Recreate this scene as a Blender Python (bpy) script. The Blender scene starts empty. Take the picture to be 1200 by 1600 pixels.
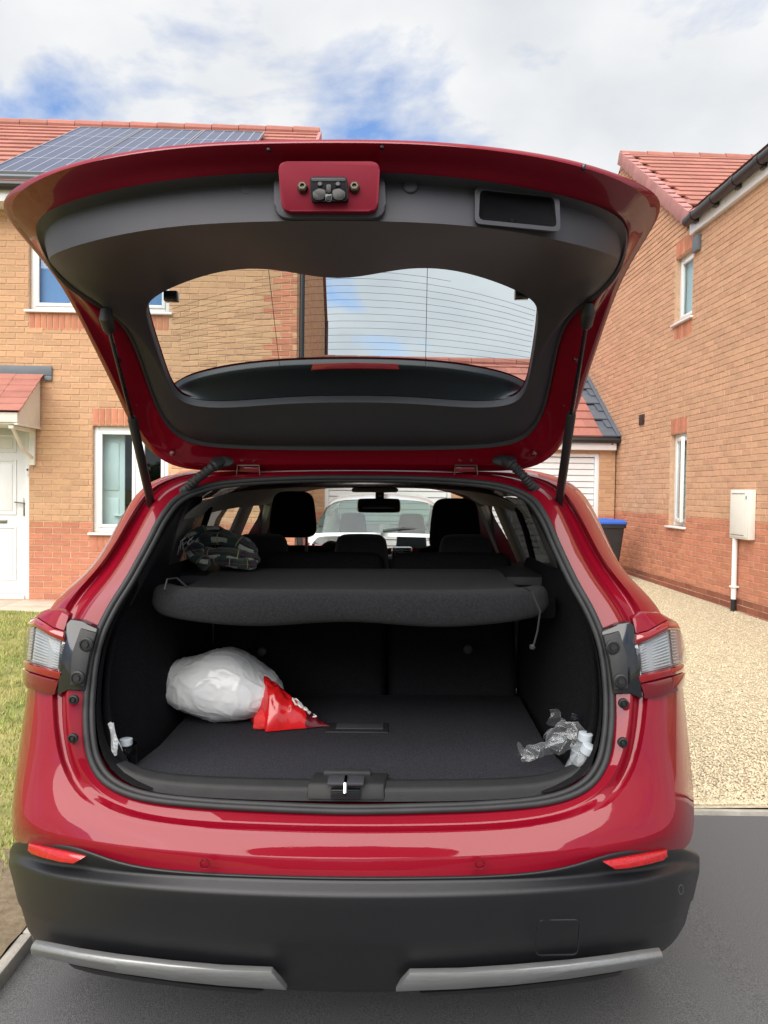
import bpy, bmesh, math, random
import numpy as np
from mathutils import Vector, Matrix, noise
random.seed(7); rng = np.random.default_rng(7)
S = bpy.context.scene
R = math.radians

# ------------------------------------------------------------------ camera
CAM = Vector((0, 0, 1.48)); FPX = 1180.0
CROT = Matrix.Rotation(R(90 - 1.55), 3, 'X') @ Matrix.Rotation(R(0.8), 3, 'Z')
cd = bpy.data.cameras.new('camera'); cam = bpy.data.objects.new('camera', cd)
S.collection.objects.link(cam); S.camera = cam
cam.matrix_world = Matrix.Translation(CAM) @ CROT.to_4x4()
cd.sensor_width = 36; cd.lens = FPX / 1600 * 36; cd.clip_start = .02; cd.clip_end = 4000

# ------------------------------------------------------------------ world
SUN_EL, SUN_AZ = R(52), R(205)
W = bpy.data.worlds.new('World'); S.world = W; W.use_nodes = True
nt = W.node_tree; nt.nodes.clear()
def nd(t, typ, **kw):
    n = t.nodes.new(typ)
    for k, v in kw.items():
        if k in n.inputs.keys(): n.inputs[k].default_value = v
        else: setattr(n, k, v)
    return n
sky = nd(nt, 'ShaderNodeTexSky', sky_type='NISHITA', sun_disc=False, sun_elevation=SUN_EL, sun_rotation=SUN_AZ, altitude=50, air_density=1.0, dust_density=.6, ozone_density=1.6)
tc = nd(nt, 'ShaderNodeTexCoord')
sep = nd(nt, 'ShaderNodeSeparateXYZ'); nt.links.new(tc.outputs['Generated'], sep.inputs[0])
zz = nd(nt, 'ShaderNodeMath', operation='MAXIMUM'); nt.links.new(sep.outputs[2], zz.inputs[0]); zz.inputs[1].default_value = 0
za = nd(nt, 'ShaderNodeMath', operation='ADD'); nt.links.new(zz.outputs[0], za.inputs[0]); za.inputs[1].default_value = .32
dv = nd(nt, 'ShaderNodeVectorMath', operation='DIVIDE'); nt.links.new(tc.outputs['Generated'], dv.inputs[0])
cb = nd(nt, 'ShaderNodeCombineXYZ'); 
for i in range(3): nt.links.new(za.outputs[0], cb.inputs[i])
nt.links.new(cb.outputs[0], dv.inputs[1])
mp = nd(nt, 'ShaderNodeMapping'); nt.links.new(dv.outputs[0], mp.inputs[0]); mp.inputs['Location'].default_value = (7.566983, 19.869073, -13.538821)
n1 = nd(nt, 'ShaderNodeTexNoise', Scale=2.1, Detail=9, Roughness=.56, Distortion=.25); nt.links.new(mp.outputs[0], n1.inputs['Vector'])
rp = nd(nt, 'ShaderNodeValToRGB'); nt.links.new(n1.outputs[0], rp.inputs[0])
rp.color_ramp.elements[0].position = .33; rp.color_ramp.elements[1].position = .47
n2 = nd(nt, 'ShaderNodeTexNoise', Scale=3.4, Detail=7, Roughness=.5); nt.links.new(mp.outputs[0], n2.inputs['Vector'])
rc = nd(nt, 'ShaderNodeValToRGB'); nt.links.new(n2.outputs[0], rc.inputs[0])
rc.color_ramp.elements[0].position = .33; rc.color_ramp.elements[0].color = (.76, .785, .82, 1)
rc.color_ramp.elements[1].position = .62; rc.color_ramp.elements[1].color = (.93, .945, .96, 1)
CL = nd(nt, 'ShaderNodeMix', data_type='RGBA', blend_type='MULTIPLY'); CL.inputs[0].default_value = 1
nt.links.new(rc.outputs[0], CL.inputs[6]); CL.inputs[7].default_value = (5.35, 5.35, 5.35, 1)
MX = nd(nt, 'ShaderNodeMix', data_type='RGBA'); nt.links.new(rp.outputs[0], MX.inputs[0])
skm = nd(nt, 'ShaderNodeMix', data_type='RGBA', blend_type='MULTIPLY'); skm.inputs[0].default_value = 1
nt.links.new(sky.outputs[0], skm.inputs[6]); skm.inputs[7].default_value = (.95, 1.05, 1.2, 1)
nt.links.new(skm.outputs[2], MX.inputs[6]); nt.links.new(CL.outputs[2], MX.inputs[7])
bg = nd(nt, 'ShaderNodeBackground', Strength=.10); nt.links.new(MX.outputs[2], bg.inputs[0])
wo = nd(nt, 'ShaderNodeOutputWorld'); nt.links.new(bg.outputs[0], wo.inputs[0])
sl = bpy.data.lights.new('sun', 'SUN'); sl.energy = 3.4; sl.angle = R(75); sl.color = (1, .95, .88)
so = bpy.data.objects.new('sun', sl); S.collection.objects.link(so)
so.rotation_euler = Vector((math.sin(SUN_AZ) * math.cos(SUN_EL), math.cos(SUN_AZ) * math.cos(SUN_EL), math.sin(SUN_EL))).to_track_quat('Z', 'Y').to_euler()
vs = S.view_settings; vs.view_transform = 'Standard'; vs.look = 'None'; vs.exposure = 0.9; vs.gamma = 1; vs.use_curve_mapping = False
S.cycles.max_bounces = 10; S.cycles.transparent_max_bounces = 16

# ------------------------------------------------------------------ placing helpers
class Frame:                                   # a yawed local frame: x right, y away, z up
    def __init__(s, ox, oy, yaw, oz=0, lean=0):
        s.m = Matrix.Translation((ox, oy, oz)) @ Matrix.Rotation(R(yaw), 4, 'Z') @ Matrix.Rotation(R(lean), 4, 'Y'); s.i = s.m.inverted()
    def hit(s, px, py, axis, val):             # where the view line of a photo point meets a local plane
        d = CROT @ Vector(((px - 600) / FPX, (800 - py) / FPX, -1))
        o = s.i @ CAM; d = s.i.to_3x3() @ d
        return o + d * ((val - o[axis]) / d[axis])
    def px(s, p):
        q = CROT.transposed() @ (s.m @ Vector(p) - CAM)
        return (600 + FPX * q.x / -q.z, 800 - FPX * q.y / -q.z, -q.z) if q.z < -.05 else (-9e3, -9e3, .1)
YAW = 1.7
FL = Frame(-3.98, 9.4, YAW)                    # left house: facade on y = 0
FR = Frame(4.14, 8.43, YAW)                    # right house: side wall on x = 0
FG = Frame(3.99, 13.05, YAW)                   # garages: front on y = 0
FC = Frame(-.078, 1.67, -1.0, 0, -.7)                # the red car: rear face on y = 0
def c(px, py, y): return FC.hit(px, py, 1, y)

# ------------------------------------------------------------------ materials
def material(name, col, rough=.5, metal=0., var=0., vscale=8., bump=0., bscale=200., coat=0., rnd=0., spec=.5, alpha=None, stretch=None, col2=None, trans=0., sheen=0., emit=None, detail=5., lint=0):
    m = bpy.data.materials.new(name); m.use_nodes = True; t = m.node_tree
    b = t.nodes['Principled BSDF']
    b.inputs['Base Color'].default_value = (*col, 1); b.inputs['Roughness'].default_value = rough; b.inputs['Metallic'].default_value = metal
    b.inputs['Specular IOR Level'].default_value = spec
    if coat: b.inputs['Coat Weight'].default_value = coat; b.inputs['Coat Roughness'].default_value = .015
    if trans: b.inputs['Transmission Weight'].default_value = trans
    if sheen: b.inputs['Sheen Weight'].default_value = sheen
    tcn = nd(t, 'ShaderNodeTexCoord'); src = tcn.outputs['Object']
    if stretch:
        mm = nd(t, 'ShaderNodeMapping'); mm.inputs['Scale'].default_value = stretch; t.links.new(src, mm.inputs[0]); src = mm.outputs[0]
    last = None
    if var or col2:
        n = nd(t, 'ShaderNodeTexNoise', Scale=vscale, Detail=detail, Roughness=.6); t.links.new(src, n.inputs['Vector'])
        mx = nd(t, 'ShaderNodeMix', data_type='RGBA')
        c2 = col2 or tuple(x * (1 - var) for x in col); c1 = col if col2 else tuple(min(1, x * (1 + var)) for x in col)
        rr = nd(t, 'ShaderNodeMapRange'); rr.inputs[1].default_value = .32; rr.inputs[2].default_value = .68
        t.links.new(n.outputs[0], rr.inputs[0]); t.links.new(rr.outputs[0], mx.inputs[0]); mx.inputs[6].default_value = (*c2, 1); mx.inputs[7].default_value = (*c1, 1)
        last = mx.outputs[2]
    if rnd:
        oi = nd(t, 'ShaderNodeObjectInfo'); gi = nd(t, 'ShaderNodeNewGeometry')
        ad = nd(t, 'ShaderNodeMath', operation='ADD'); t.links.new(oi.outputs['Random'], ad.inputs[0]); t.links.new(gi.outputs['Random Per Island'], ad.inputs[1])
        fr = nd(t, 'ShaderNodeMath', operation='FRACT'); t.links.new(ad.outputs[0], fr.inputs[0])
        mr = nd(t, 'ShaderNodeMapRange'); mr.inputs[3].default_value = 1 - rnd; mr.inputs[4].default_value = 1 + rnd; t.links.new(fr.outputs[0], mr.inputs[0])
        hs = nd(t, 'ShaderNodeHueSaturation'); t.links.new(mr.outputs[0], hs.inputs['Value'])
        m2 = nd(t, 'ShaderNodeMath', operation='MULTIPLY'); t.links.new(fr.outputs[0], m2.inputs[0]); m2.inputs[1].default_value = 7.31
        f2 = nd(t, 'ShaderNodeMath', operation='FRACT'); t.links.new(m2.outputs[0], f2.inputs[0])
        r2 = nd(t, 'ShaderNodeMapRange'); r2.inputs[3].default_value = .5 - .035 * rnd; r2.inputs[4].default_value = .5 + .035 * rnd; t.links.new(f2.outputs[0], r2.inputs[0]); t.links.new(r2.outputs[0], hs.inputs['Hue'])
        if last: t.links.new(last, hs.inputs['Color'])
        else: hs.inputs['Color'].default_value = (*col, 1)
        last = hs.outputs[0]
    if last: t.links.new(last, b.inputs['Base Color'])
    if lint:
        vn = nd(t, 'ShaderNodeTexNoise', Scale=lint, Detail=1.); t.links.new(tcn.outputs['Object'], vn.inputs['Vector']); gt = nd(t, 'ShaderNodeMath', operation='GREATER_THAN'); gt.inputs[1].default_value = .80; t.links.new(vn.outputs[0], gt.inputs[0])
        lx_ = nd(t, 'ShaderNodeMix', data_type='RGBA'); t.links.new(gt.outputs[0], lx_.inputs[0]); t.links.new(last, lx_.inputs[6]); lx_.inputs[7].default_value = (.28, .27, .26, 1); t.links.new(lx_.outputs[2], b.inputs['Base Color'])
    if bump:
        n = nd(t, 'ShaderNodeTexNoise', Scale=bscale, Detail=4); t.links.new(src, n.inputs['Vector'])
        bp = nd(t, 'ShaderNodeBump', Strength=bump, Distance=.004); t.links.new(n.outputs[0], bp.inputs['Height']); t.links.new(bp.outputs[0], b.inputs['Normal'])
    if emit: b.inputs['Emission Color'].default_value = (*emit[:3], 1); b.inputs['Emission Strength'].default_value = emit[3]
    return m
def glass(name, tint, refl=1.0, rough=.01):
    m = bpy.data.materials.new(name); m.use_nodes = True; t = m.node_tree; t.nodes.clear()
    tr = nd(t, 'ShaderNodeBsdfTransparent', Color=(*tint, 1)); gl = nd(t, 'ShaderNodeBsdfGlossy', Roughness=rough)
    fr = nd(t, 'ShaderNodeFresnel', IOR=1.5); ml = nd(t, 'ShaderNodeMath', operation='MULTIPLY'); ml.inputs[1].default_value = refl
    mx = nd(t, 'ShaderNodeMixShader'); o = nd(t, 'ShaderNodeOutputMaterial')
    ge = nd(t, 'ShaderNodeNewGeometry'); io = nd(t, 'ShaderNodeMapRange'); io.inputs[3].default_value = 1.5; io.inputs[4].default_value = 1 / 1.5
    t.links.new(ge.outputs['Backfacing'], io.inputs[0]); t.links.new(io.outputs[0], fr.inputs[0])   # a thin sheet reflects alike from both sides
    t.links.new(fr.outputs[0], ml.inputs[0]); t.links.new(ml.outputs[0], mx.inputs[0]); t.links.new(tr.outputs[0], mx.inputs[1]); t.links.new(gl.outputs[0], mx.inputs[2]); t.links.new(mx.outputs[0], o.inputs[0])
    return m
M = {}
M['paint'] = material('red_paint', (.205, .0015, .012), .45, .0, coat=.78, var=.06, vscale=600, spec=.08)
pt = M['paint'].node_tree; pb_ = pt.nodes['Principled BSDF']; tcp = nd(pt, 'ShaderNodeTexCoord')
np_ = nd(pt, 'ShaderNodeTexNoise', Scale=22, Detail=6.); pt.links.new(tcp.outputs['Object'], np_.inputs['Vector']); mr_ = nd(pt, 'ShaderNodeMapRange'); mr_.inputs[1].default_value = .45; mr_.inputs[2].default_value = .75; mr_.inputs[3].default_value = .008; mr_.inputs[4].default_value = .11
pt.links.new(np_.outputs[0], mr_.inputs[0]); pt.links.new(mr_.outputs[0], pb_.inputs['Coat Roughness'])
nw_ = nd(pt, 'ShaderNodeTexNoise', Scale=9, Detail=2.); pt.links.new(tcp.outputs['Object'], nw_.inputs['Vector']); bw_ = nd(pt, 'ShaderNodeBump', Strength=.10, Distance=.004); pt.links.new(nw_.outputs[0], bw_.inputs['Height']); pt.links.new(bw_.outputs[0], pb_.inputs['Coat Normal'])
M['paint_flat'] = material('red_primer_paint', (.16, .007, .02), .5, .1, spec=.15)
M['black'] = material('black_plastic', (.017, .018, .020), .48, bump=.25, bscale=900, var=.12, vscale=5)
M['bumper'] = material('bumper_plastic', (.010, .0105, .0125), .42, bump=.18, bscale=1400, var=.10, vscale=3)
M['trim'] = material('grey_trim_plastic', (.047, .047, .056), .52, bump=.3, bscale=1100, var=.07, vscale=4, spec=.28)
M['trim_dark'] = material('dark_trim_plastic', (.022, .022, .025), .55, bump=.3, bscale=1100)
M['gloss_black'] = material('gloss_black', (.008, .009, .012), .12, coat=.5)
M['spoiler'] = material('spoiler_underside', (.016, .018, .022), .38, spec=.35)
M['rubber'] = material('seal_rubber', (.022, .022, .024), .6, var=.2, vscale=20)
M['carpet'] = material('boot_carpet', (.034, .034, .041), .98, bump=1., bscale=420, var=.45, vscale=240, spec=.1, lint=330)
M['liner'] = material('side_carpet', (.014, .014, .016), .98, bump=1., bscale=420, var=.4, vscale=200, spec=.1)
M['shelf'] = material('shelf_felt', (.021, .021, .024), .95, bump=.8, bscale=500, var=.3, vscale=160, spec=.15, sheen=.05, lint=420)
M['seat'] = material('seat_fabric', (.016, .016, .018), .9, bump=.6, bscale=700, var=.2, vscale=90, spec=.2, sheen=.15)
M['seatdark'] = material('black_seat_fabric', (.008, .008, .009), .9, bump=.6, bscale=700, spec=.15)
M['headliner'] = material('headliner_cloth', (.48, .47, .45), .95, bump=.3, bscale=700)
M['pillar'] = material('pillar_trim', (.30, .29, .28), .7)
M['silver'] = material('brushed_silver', (.26, .265, .27), .42, .6, var=.12, vscale=30, stretch=(.6, 8, 8))
M['chrome'] = material('chrome', (.7, .7, .7), .12, 1)
M['steel'] = material('dull_steel', (.28, .27, .25), .35, .9)
M['darkbolt'] = material('dull_bolt', (.09, .08, .06), .5, .8)
M['pit'] = material('deep_black', (.004, .004, .005), .7, spec=.05)
M['latch'] = material('latch_plastic', (.006, .006, .007), .45, spec=.12)
M['lampdark'] = material('dark_steel', (.035, .035, .035), .4, .5)
M['redlens'] = material('red_lens', (.25, .004, .009), .08, coat=1, spec=.6, var=.08, vscale=60)
M['darkred'] = material('dark_red_lens', (.13, .004, .01), .08, coat=1)
M['reflector'] = material('red_reflector', (.38, .006, .010), .15, coat=.6, var=.3, vscale=160)
M['lampback'] = material('lamp_silver', (.55, .56, .57), .2, .3)
M['lampgrey'] = material('lamp_grey', (.36, .37, .38), .3)
M['glass'] = glass('clear_glass', (.86, .93, .93))
M['gateglass'] = glass('tailgate_glass', (.74, .81, .83), .5)
M['privacy'] = glass('privacy_glass', (.05, .055, .055))
M['lens'] = glass('clear_lens', (.94, .95, .96), .8)
M['tyre'] = material('tyre_rubber', (.015, .015, .016), .85, bump=.5, bscale=90)
M['buff'] = material('buff_brick', (.53, .315, .18), .9, rnd=.10, bump=.7, bscale=130, vscale=11, col2=(.40, .235, .13), detail=8)
M['buff'].node_tree.nodes['Map Range'].inputs[1].default_value = .26; M['buff'].node_tree.nodes['Map Range'].inputs[2].default_value = .50
M['buff_pink'] = material('pinkish_buff_brick', (.57, .335, .21), .9, rnd=.10, bump=.7, bscale=130, vscale=16, col2=(.40, .225, .14), detail=8, stretch=(1, 1.6, .8))
M['buff_pink'].node_tree.nodes['Map Range'].inputs[1].default_value = .26; M['buff_pink'].node_tree.nodes['Map Range'].inputs[2].default_value = .50
M['redbrick'] = material('red_brick', (.50, .20, .12), .9, rnd=.11, bump=.7, bscale=130, vscale=9, var=.16)
M['engbrick'] = material('dark_red_brick', (.26, .085, .05), .8, rnd=.15, bump=.5, bscale=130, vscale=9, var=.18)
M['mortar'] = material('mortar', (.58, .39, .26), .95, bump=.8, bscale=300, var=.15, vscale=20)
M['tile'] = material('red_concrete_tile', (.335, .135, .105), .85, rnd=.10, bump=.5, bscale=150, var=.10, vscale=5)
M['verge'] = material('verge_tile', (.40, .185, .175), .8, rnd=.08, bump=.3, bscale=150, var=.1, vscale=6)
M['greytile'] = material('grey_tile', (.085, .10, .125), .7, rnd=.12, var=.1, vscale=10)
M['upvc'] = material('white_upvc', (.78, .79, .80), .28, var=.02, vscale=3)
M['cream'] = material('cream_plastic', (.76, .745, .68), .4, var=.04, vscale=6)
M['cell'] = material('solar_cell', (.05, .06, .11), .3, var=.10, spec=.3, vscale=3)
M['cellline'] = material('solar_busbar', (.42, .44, .50), .4)
M['alu'] = material('dark_aluminium', (.30, .31, .33), .4, .6)
M['lead'] = material('lead_flashing', (.13, .15, .175), .6, var=.1, vscale=8)
M['pipe'] = material('black_pvc', (.018, .018, .02), .35)
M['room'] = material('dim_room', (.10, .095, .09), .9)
M['pane_sheet'] = material('curtain', (.45, .44, .43), .9, var=.15, vscale=12, stretch=(6, 6, .3))
M['bluepane'] = material('blue_pane_reflection', (.17, .27, .55), .6)  # blue of a reflection, painted on a sheet behind the pane
M['blue'] = material('blue_lid', (.03, .12, .50), .4, var=.08, vscale=8)
M['bin'] = material('bin_plastic', (.022, .023, .026), .5, var=.15, vscale=6)
M['bag'] = material('white_polythene', (.90, .915, .93), .24, bump=.35, bscale=40, var=.05, vscale=9, coat=.25)
bt = M['bag'].node_tree; tl_ = nd(bt, 'ShaderNodeBsdfTranslucent', Color=(.85, .87, .9, 1)); mx_ = nd(bt, 'ShaderNodeMixShader', Fac=.15); bt.links.new(bt.nodes['Principled BSDF'].outputs[0], mx_.inputs[1]); bt.links.new(tl_.outputs[0], mx_.inputs[2]); bt.links.new(mx_.outputs[0], bt.nodes['Material Output'].inputs[0])
M['bagred'] = material('red_packet', (.62, .012, .015), .25, coat=.6, var=.15, vscale=14)
M['cloth'] = material('red_cloth', (.70, .03, .03), .75, bump=.5, bscale=160)
M['bagdark'] = material('maroon_print', (.12, .008, .014), .3, coat=.5, var=.4, vscale=40)
M['white'] = material('white_print', (.78, .77, .74), .5)
M['plastic'] = material('clear_plastic', (.80, .84, .88), .12, coat=.5, bump=.3, bscale=60); M['plastic'].node_tree.nodes['Principled BSDF'].inputs['Alpha'].default_value = .15
M['petbottle'] = material('pet_bottle', (.75, .80, .85), .08, coat=.6); M['petbottle'].node_tree.nodes['Principled BSDF'].inputs['Alpha'].default_value = .22
def film(name):
    m = bpy.data.materials.new(name); m.use_nodes = True; t = m.node_tree; t.nodes.clear()
    tr = nd(t, 'ShaderNodeBsdfTransparent', Color=(.93, .95, .96, 1)); gl = nd(t, 'ShaderNodeBsdfGlossy', Roughness=.16); df = nd(t, 'ShaderNodeBsdfDiffuse', Color=(.85, .88, .92, 1))
    lw = nd(t, 'ShaderNodeLayerWeight', Blend=.5); pw = nd(t, 'ShaderNodeMath', operation='POWER'); t.links.new(lw.outputs['Facing'], pw.inputs[0]); pw.inputs[1].default_value = 3.
    ad = nd(t, 'ShaderNodeMath', operation='MULTIPLY_ADD'); t.links.new(pw.outputs[0], ad.inputs[0]); ad.inputs[1].default_value = .75; ad.inputs[2].default_value = .10
    m1 = nd(t, 'ShaderNodeMixShader', Fac=.45); t.links.new(gl.outputs[0], m1.inputs[1]); t.links.new(df.outputs[0], m1.inputs[2])
    m2 = nd(t, 'ShaderNodeMixShader'); o = nd(t, 'ShaderNodeOutputMaterial'); t.links.new(ad.outputs[0], m2.inputs[0]); t.links.new(tr.outputs[0], m2.inputs[1]); t.links.new(m1.outputs[0], m2.inputs[2]); t.links.new(m2.outputs[0], o.inputs[0]); return m
M['plastic'] = film('clear_film')
M['scuff'] = material('scuff_plastic', (.010, .010, .011), .55, bump=.3, bscale=1100, var=.2, vscale=25)
M['cap'] = material('clear_cap', (.48, .53, .58), .35, coat=.3)
M['paper'] = material('white_paper', (.66, .68, .70), .5, var=.1, vscale=30)
M['carwhite'] = material('white_paint', (.74, .75, .76), .25, coat=1)
M['tarmac'] = material('tarmac', (.115, .115, .118), .9, bump=1., bscale=420, var=.6, vscale=330, detail=10)
M['tarmac'].node_tree.nodes['Principled BSDF'].inputs['Specular IOR Level'].default_value = .3
M['soil'] = material('dry_soil', (.20, .155, .10), 1, bump=1, bscale=60, vscale=30, col2=(.12, .09, .055))
M['lawnbase'] = material('lawn_base', (.32, .27, .11), 1, bump=1, bscale=90, vscale=4, col2=(.12, .14, .035))
M['grass'] = material('grass_blades', (.37, .36, .10), .7, rnd=.3, vscale=1.6, col2=(.20, .28, .05))
M['gravelbase'] = material('gravel_base', (.44, .38, .27), 1, bump=1, bscale=70, vscale=45, var=.3)
M['pebble'] = material('pebbles', (.60, .515, .36), .9, rnd=.2, var=.15, vscale=60)
M['slab'] = material('paving_slab', (.46, .41, .33), .9, bump=.4, bscale=120, var=.1, vscale=5)
M['kerb'] = material('concrete_edging', (.34, .32, .28), .95, bump=.7, bscale=120, var=.2, vscale=12)
M['scarf'] = None

# ------------------------------------------------------------------ object helpers
COL = S.collection
def link(o, parent=None):
    COL.objects.link(o)
    if parent: o.parent = parent
    return o
def tag(o, label=None, cat=None, group=None, kind=None):
    for k, v in (('label', label), ('category', cat), ('group', group), ('kind', kind)):
        if v: o[k] = v
    return o
def thing(name, label, cat, frame=None, loc=None, rz=0, group=None):
    o = bpy.data.objects.new(name, None); COL.objects.link(o); o.empty_display_size = .2
    if frame: o.matrix_world = frame.m @ Matrix.Translation(loc or (0, 0, 0)) @ Matrix.Rotation(rz, 4, 'Z')
    else: o.matrix_world = Matrix.Translation(loc or (0, 0, 0)) @ Matrix.Rotation(rz, 4, 'Z')
    return tag(o, label, cat, group)
def mesh(name, verts, faces, mat, parent=None, smooth=None, mats=None, fmat=None):
    me = bpy.data.meshes.new(name); me.from_pydata([tuple(v) for v in verts], [], faces); me.update()
    for m_ in (mats or [mat]): me.materials.append(m_)
    if fmat: me.polygons.foreach_set('material_index', fmat)
    o = bpy.data.objects.new(name, me); link(o, parent)
    if smooth is not None: smooth_by_angle(me, smooth)
    return o
def smooth_by_angle(me, deg):
    me.polygons.foreach_set('use_smooth', [True] * len(me.polygons))
    if deg < 179:
        bm = bmesh.new(); bm.from_mesh(me)
        for e in bm.edges:
            e.smooth = not (len(e.link_faces) == 2 and e.calc_face_angle(0) > R(deg))
        bm.to_mesh(me); bm.free()
class MB:                                       # collects solids into ONE mesh
    def __init__(s): s.bm = bmesh.new()
    def box(s, lo, hi, bev=0, m=None):
        lo, hi = Vector(lo), Vector(hi); mat_ = Matrix.Translation((lo + hi) / 2) @ Matrix.Diagonal((*(hi - lo), 1))
        if m is not None: mat_ = m @ mat_
        r = bmesh.ops.create_cube(s.bm, size=1, matrix=mat_)
        if bev:
            es = list({e for v in r['verts'] for e in v.link_edges}); bmesh.ops.bevel(s.bm, geom=es, offset=bev, segments=2, profile=.5, affect='EDGES', clamp_overlap=True)
        return s
    def tube(s, pts, r, n=8, cap=True, closed=False):
        pts = [Vector(p) for p in pts]; rings = []; N = len(pts); up = Vector((0, 0, 1))
        rs = r if hasattr(r, '__len__') else [r] * N; prev = None
        for i, p in enumerate(pts):
            a = pts[(i - 1) % N] if (closed or i) else p; b = pts[(i + 1) % N] if (closed or i < N - 1) else p
            d = (b - a).normalized() if (b - a).length > 1e-9 else Vector((0, 0, 1))
            if prev is None:
                x = d.cross(up); x = x if x.length > .1 else d.cross(Vector((1, 0, 0)))
            else: x = prev - d * prev.dot(d)
            x.normalize(); prev = x; y = d.cross(x)
            rings.append([s.bm.verts.new(p + (x * math.cos(6.2832 * k / n) + y * math.sin(6.2832 * k / n)) * rs[i]) for k in range(n)])
        for i in range(N if closed else N - 1):
            A, B = rings[i], rings[(i + 1) % N]
            for k in range(n): s.bm.faces.new((A[k], A[(k + 1) % n], B[(k + 1) % n], B[k]))
        if cap and not closed: s.bm.faces.new(rings[0][::-1]); s.bm.faces.new(rings[-1])
        return s
    def lathe(s, prof, n=20, m=None):           # (r, z) pairs round z
        m = m or Matrix(); rings = [[s.bm.verts.new(m @ Vector((r * math.cos(6.2832 * k / n), r * math.sin(6.2832 * k / n), z))) for k in range(n)] for r, z in prof]
        for A, B in zip(rings, rings[1:]):
            for k in range(n): s.bm.faces.new((A[k], A[(k + 1) % n], B[(k + 1) % n], B[k]))
        s.bm.faces.new(rings[0][::-1]); s.bm.faces.new(rings[-1]); return s
    def prism(s, poly, vec, bev=0):             # polygon of 3-D points pushed along vec
        vec = Vector(vec); a = [s.bm.verts.new(Vector(p)) for p in poly]; b = [s.bm.verts.new(Vector(p) + vec) for p in poly]; n = len(poly)
        fs = [s.bm.faces.new(a[::-1]), s.bm.faces.new(b)] + [s.bm.faces.new((a[i], a[(i + 1) % n], b[(i + 1) % n], b[i])) for i in range(n)]
        if bev: bmesh.ops.bevel(s.bm, geom=list({e for f in fs for e in f.edges}), offset=bev, segments=2, profile=.5, affect='EDGES', clamp_overlap=True)
        return s
    def build(s, name, mat, parent=None, smooth=35):
        bmesh.ops.recalc_face_normals(s.bm, faces=s.bm.faces[:])
        me = bpy.data.meshes.new(name); s.bm.to_mesh(me); s.bm.free(); me.materials.append(mat)
        if smooth: smooth_by_angle(me, smooth)
        return link(bpy.data.objects.new(name, me), parent)
def ring(half, closed=True):                    # right half of a loop -> the whole loop
    half = [Vector(p) for p in half]
    if closed: half[0].x = 0; half[-1].x = 0; return half + [Vector((-p.x, p.y, p.z)) for p in half[-2:0:-1]]
    half[0].x = 0; return [Vector((-p.x, p.y, p.z)) for p in half[:0:-1]] + half
def loft(name, loops, mat, parent=None, closed=True, sub=2, crease=None, thick=0, capcenter=False, mirrored=True):
    L = [ring(l, closed) for l in loops] if mirrored else [[Vector(p) for p in l] for l in loops]; n = len(L[0]); v = [p for l in L for p in l]; f = []
    for i in range(len(L) - 1):
        for k in range(n if closed else n - 1):
            a, b = i * n + k, i * n + (k + 1) % n; f.append((a, b, b + n, a + n))
    if capcenter:
        v.append(sum(L[-1], Vector()) / n); q = len(v) - 1; o = (len(L) - 1) * n
        f += [(o + k, o + (k + 1) % n, q) for k in range(n)]
    ob = mesh(name, v, f, mat, parent); me = ob.data
    me.polygons.foreach_set('use_smooth', [True] * len(me.polygons))
    if crease:
        at = me.attributes.new('crease_edge', 'FLOAT', 'EDGE'); vals = []
        for e in me.edges:
            a, b = e.vertices; i, j = a // n, b // n
            vals.append(crease.get(i, 0) if (i == j and i in crease) else 0)
        at.data.foreach_set('value', vals)
        for e, c_ in zip(me.edges, vals):
            if c_ >= .78: e.use_edge_sharp = True
    if thick: md = ob.modifiers.new('thickness', 'SOLIDIFY'); md.thickness = thick; md.offset = 0
    if sub: md = ob.modifiers.new('smoothing', 'SUBSURF'); md.levels = sub; md.render_levels = sub
    return ob
def lerp(a, b, t): return [Vector(p).lerp(Vector(q), t) for p, q in zip(a, b)]
def C(*pts): return [c(*p) for p in pts]
HIDE = [[(12, 312), (150, 250), (330, 222), (520, 215), (760, 225), (950, 262), (1030, 310), (975, 425), (935, 480), (910, 620), (890, 790), (965, 890), (1050, 960), (1085, 1330), (1040, 1520), (60, 1520), (10, 1340), (40, 1000), (110, 920), (235, 790), (225, 690), (165, 520), (140, 480), (70, 380)]]
GL = [(280, 470), (410, 418), (640, 418), (838, 478), (828, 570), (560, 565), (290, 590)]
def inside(x, y, P):
    r = False; j = len(P) - 1
    for i in range(len(P)):
        if (P[i][1] > y) != (P[j][1] > y) and x < (P[j][0] - P[i][0]) * (y - P[i][1]) / (P[j][1] - P[i][1]) + P[i][0]: r = not r
        j = i
    return r
def seen(x, y): return 0 < x < 1200 and 0 < y < 1600 and (inside(x, y, GL) or not inside(x, y, HIDE[0]))
def pieces(parent, frame, name, restname, me, mats, rate=1.0, limit=300):
    """each piece that shows largest is its own child; those beyond the limit are joined"""
    sc = []
    for i, m_ in enumerate(mats):
        x, y, z = frame.px(m_.translation); sc.append((z if seen(x, y) else 1e6, i))
    sc.sort(); own = {i for z, i in sc[:limit] if z < 1e5}
    for i in sorted(own):
        o = bpy.data.objects.new(name, me); link(o, parent); o.matrix_local = mats[i]
    rest = [m_ for i, m_ in enumerate(mats) if i not in own]
    if rest:
        co = np.empty(len(me.vertices) * 3, np.float32); me.vertices.foreach_get('co', co); co = np.c_[co.reshape(-1, 3), np.ones(len(me.vertices))]
        A = np.array([np.array(m_) for m_ in rest]); V = np.einsum('nij,vj->nvi', A, co)[:, :, :3].reshape(-1, 3); nv = len(co)
        F = [tuple(k + b * nv for k in p.vertices) for b in range(len(rest)) for p in me.polygons]
        o = mesh(restname, V, F, me.materials[0], parent); o['kind'] = 'stuff'
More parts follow.
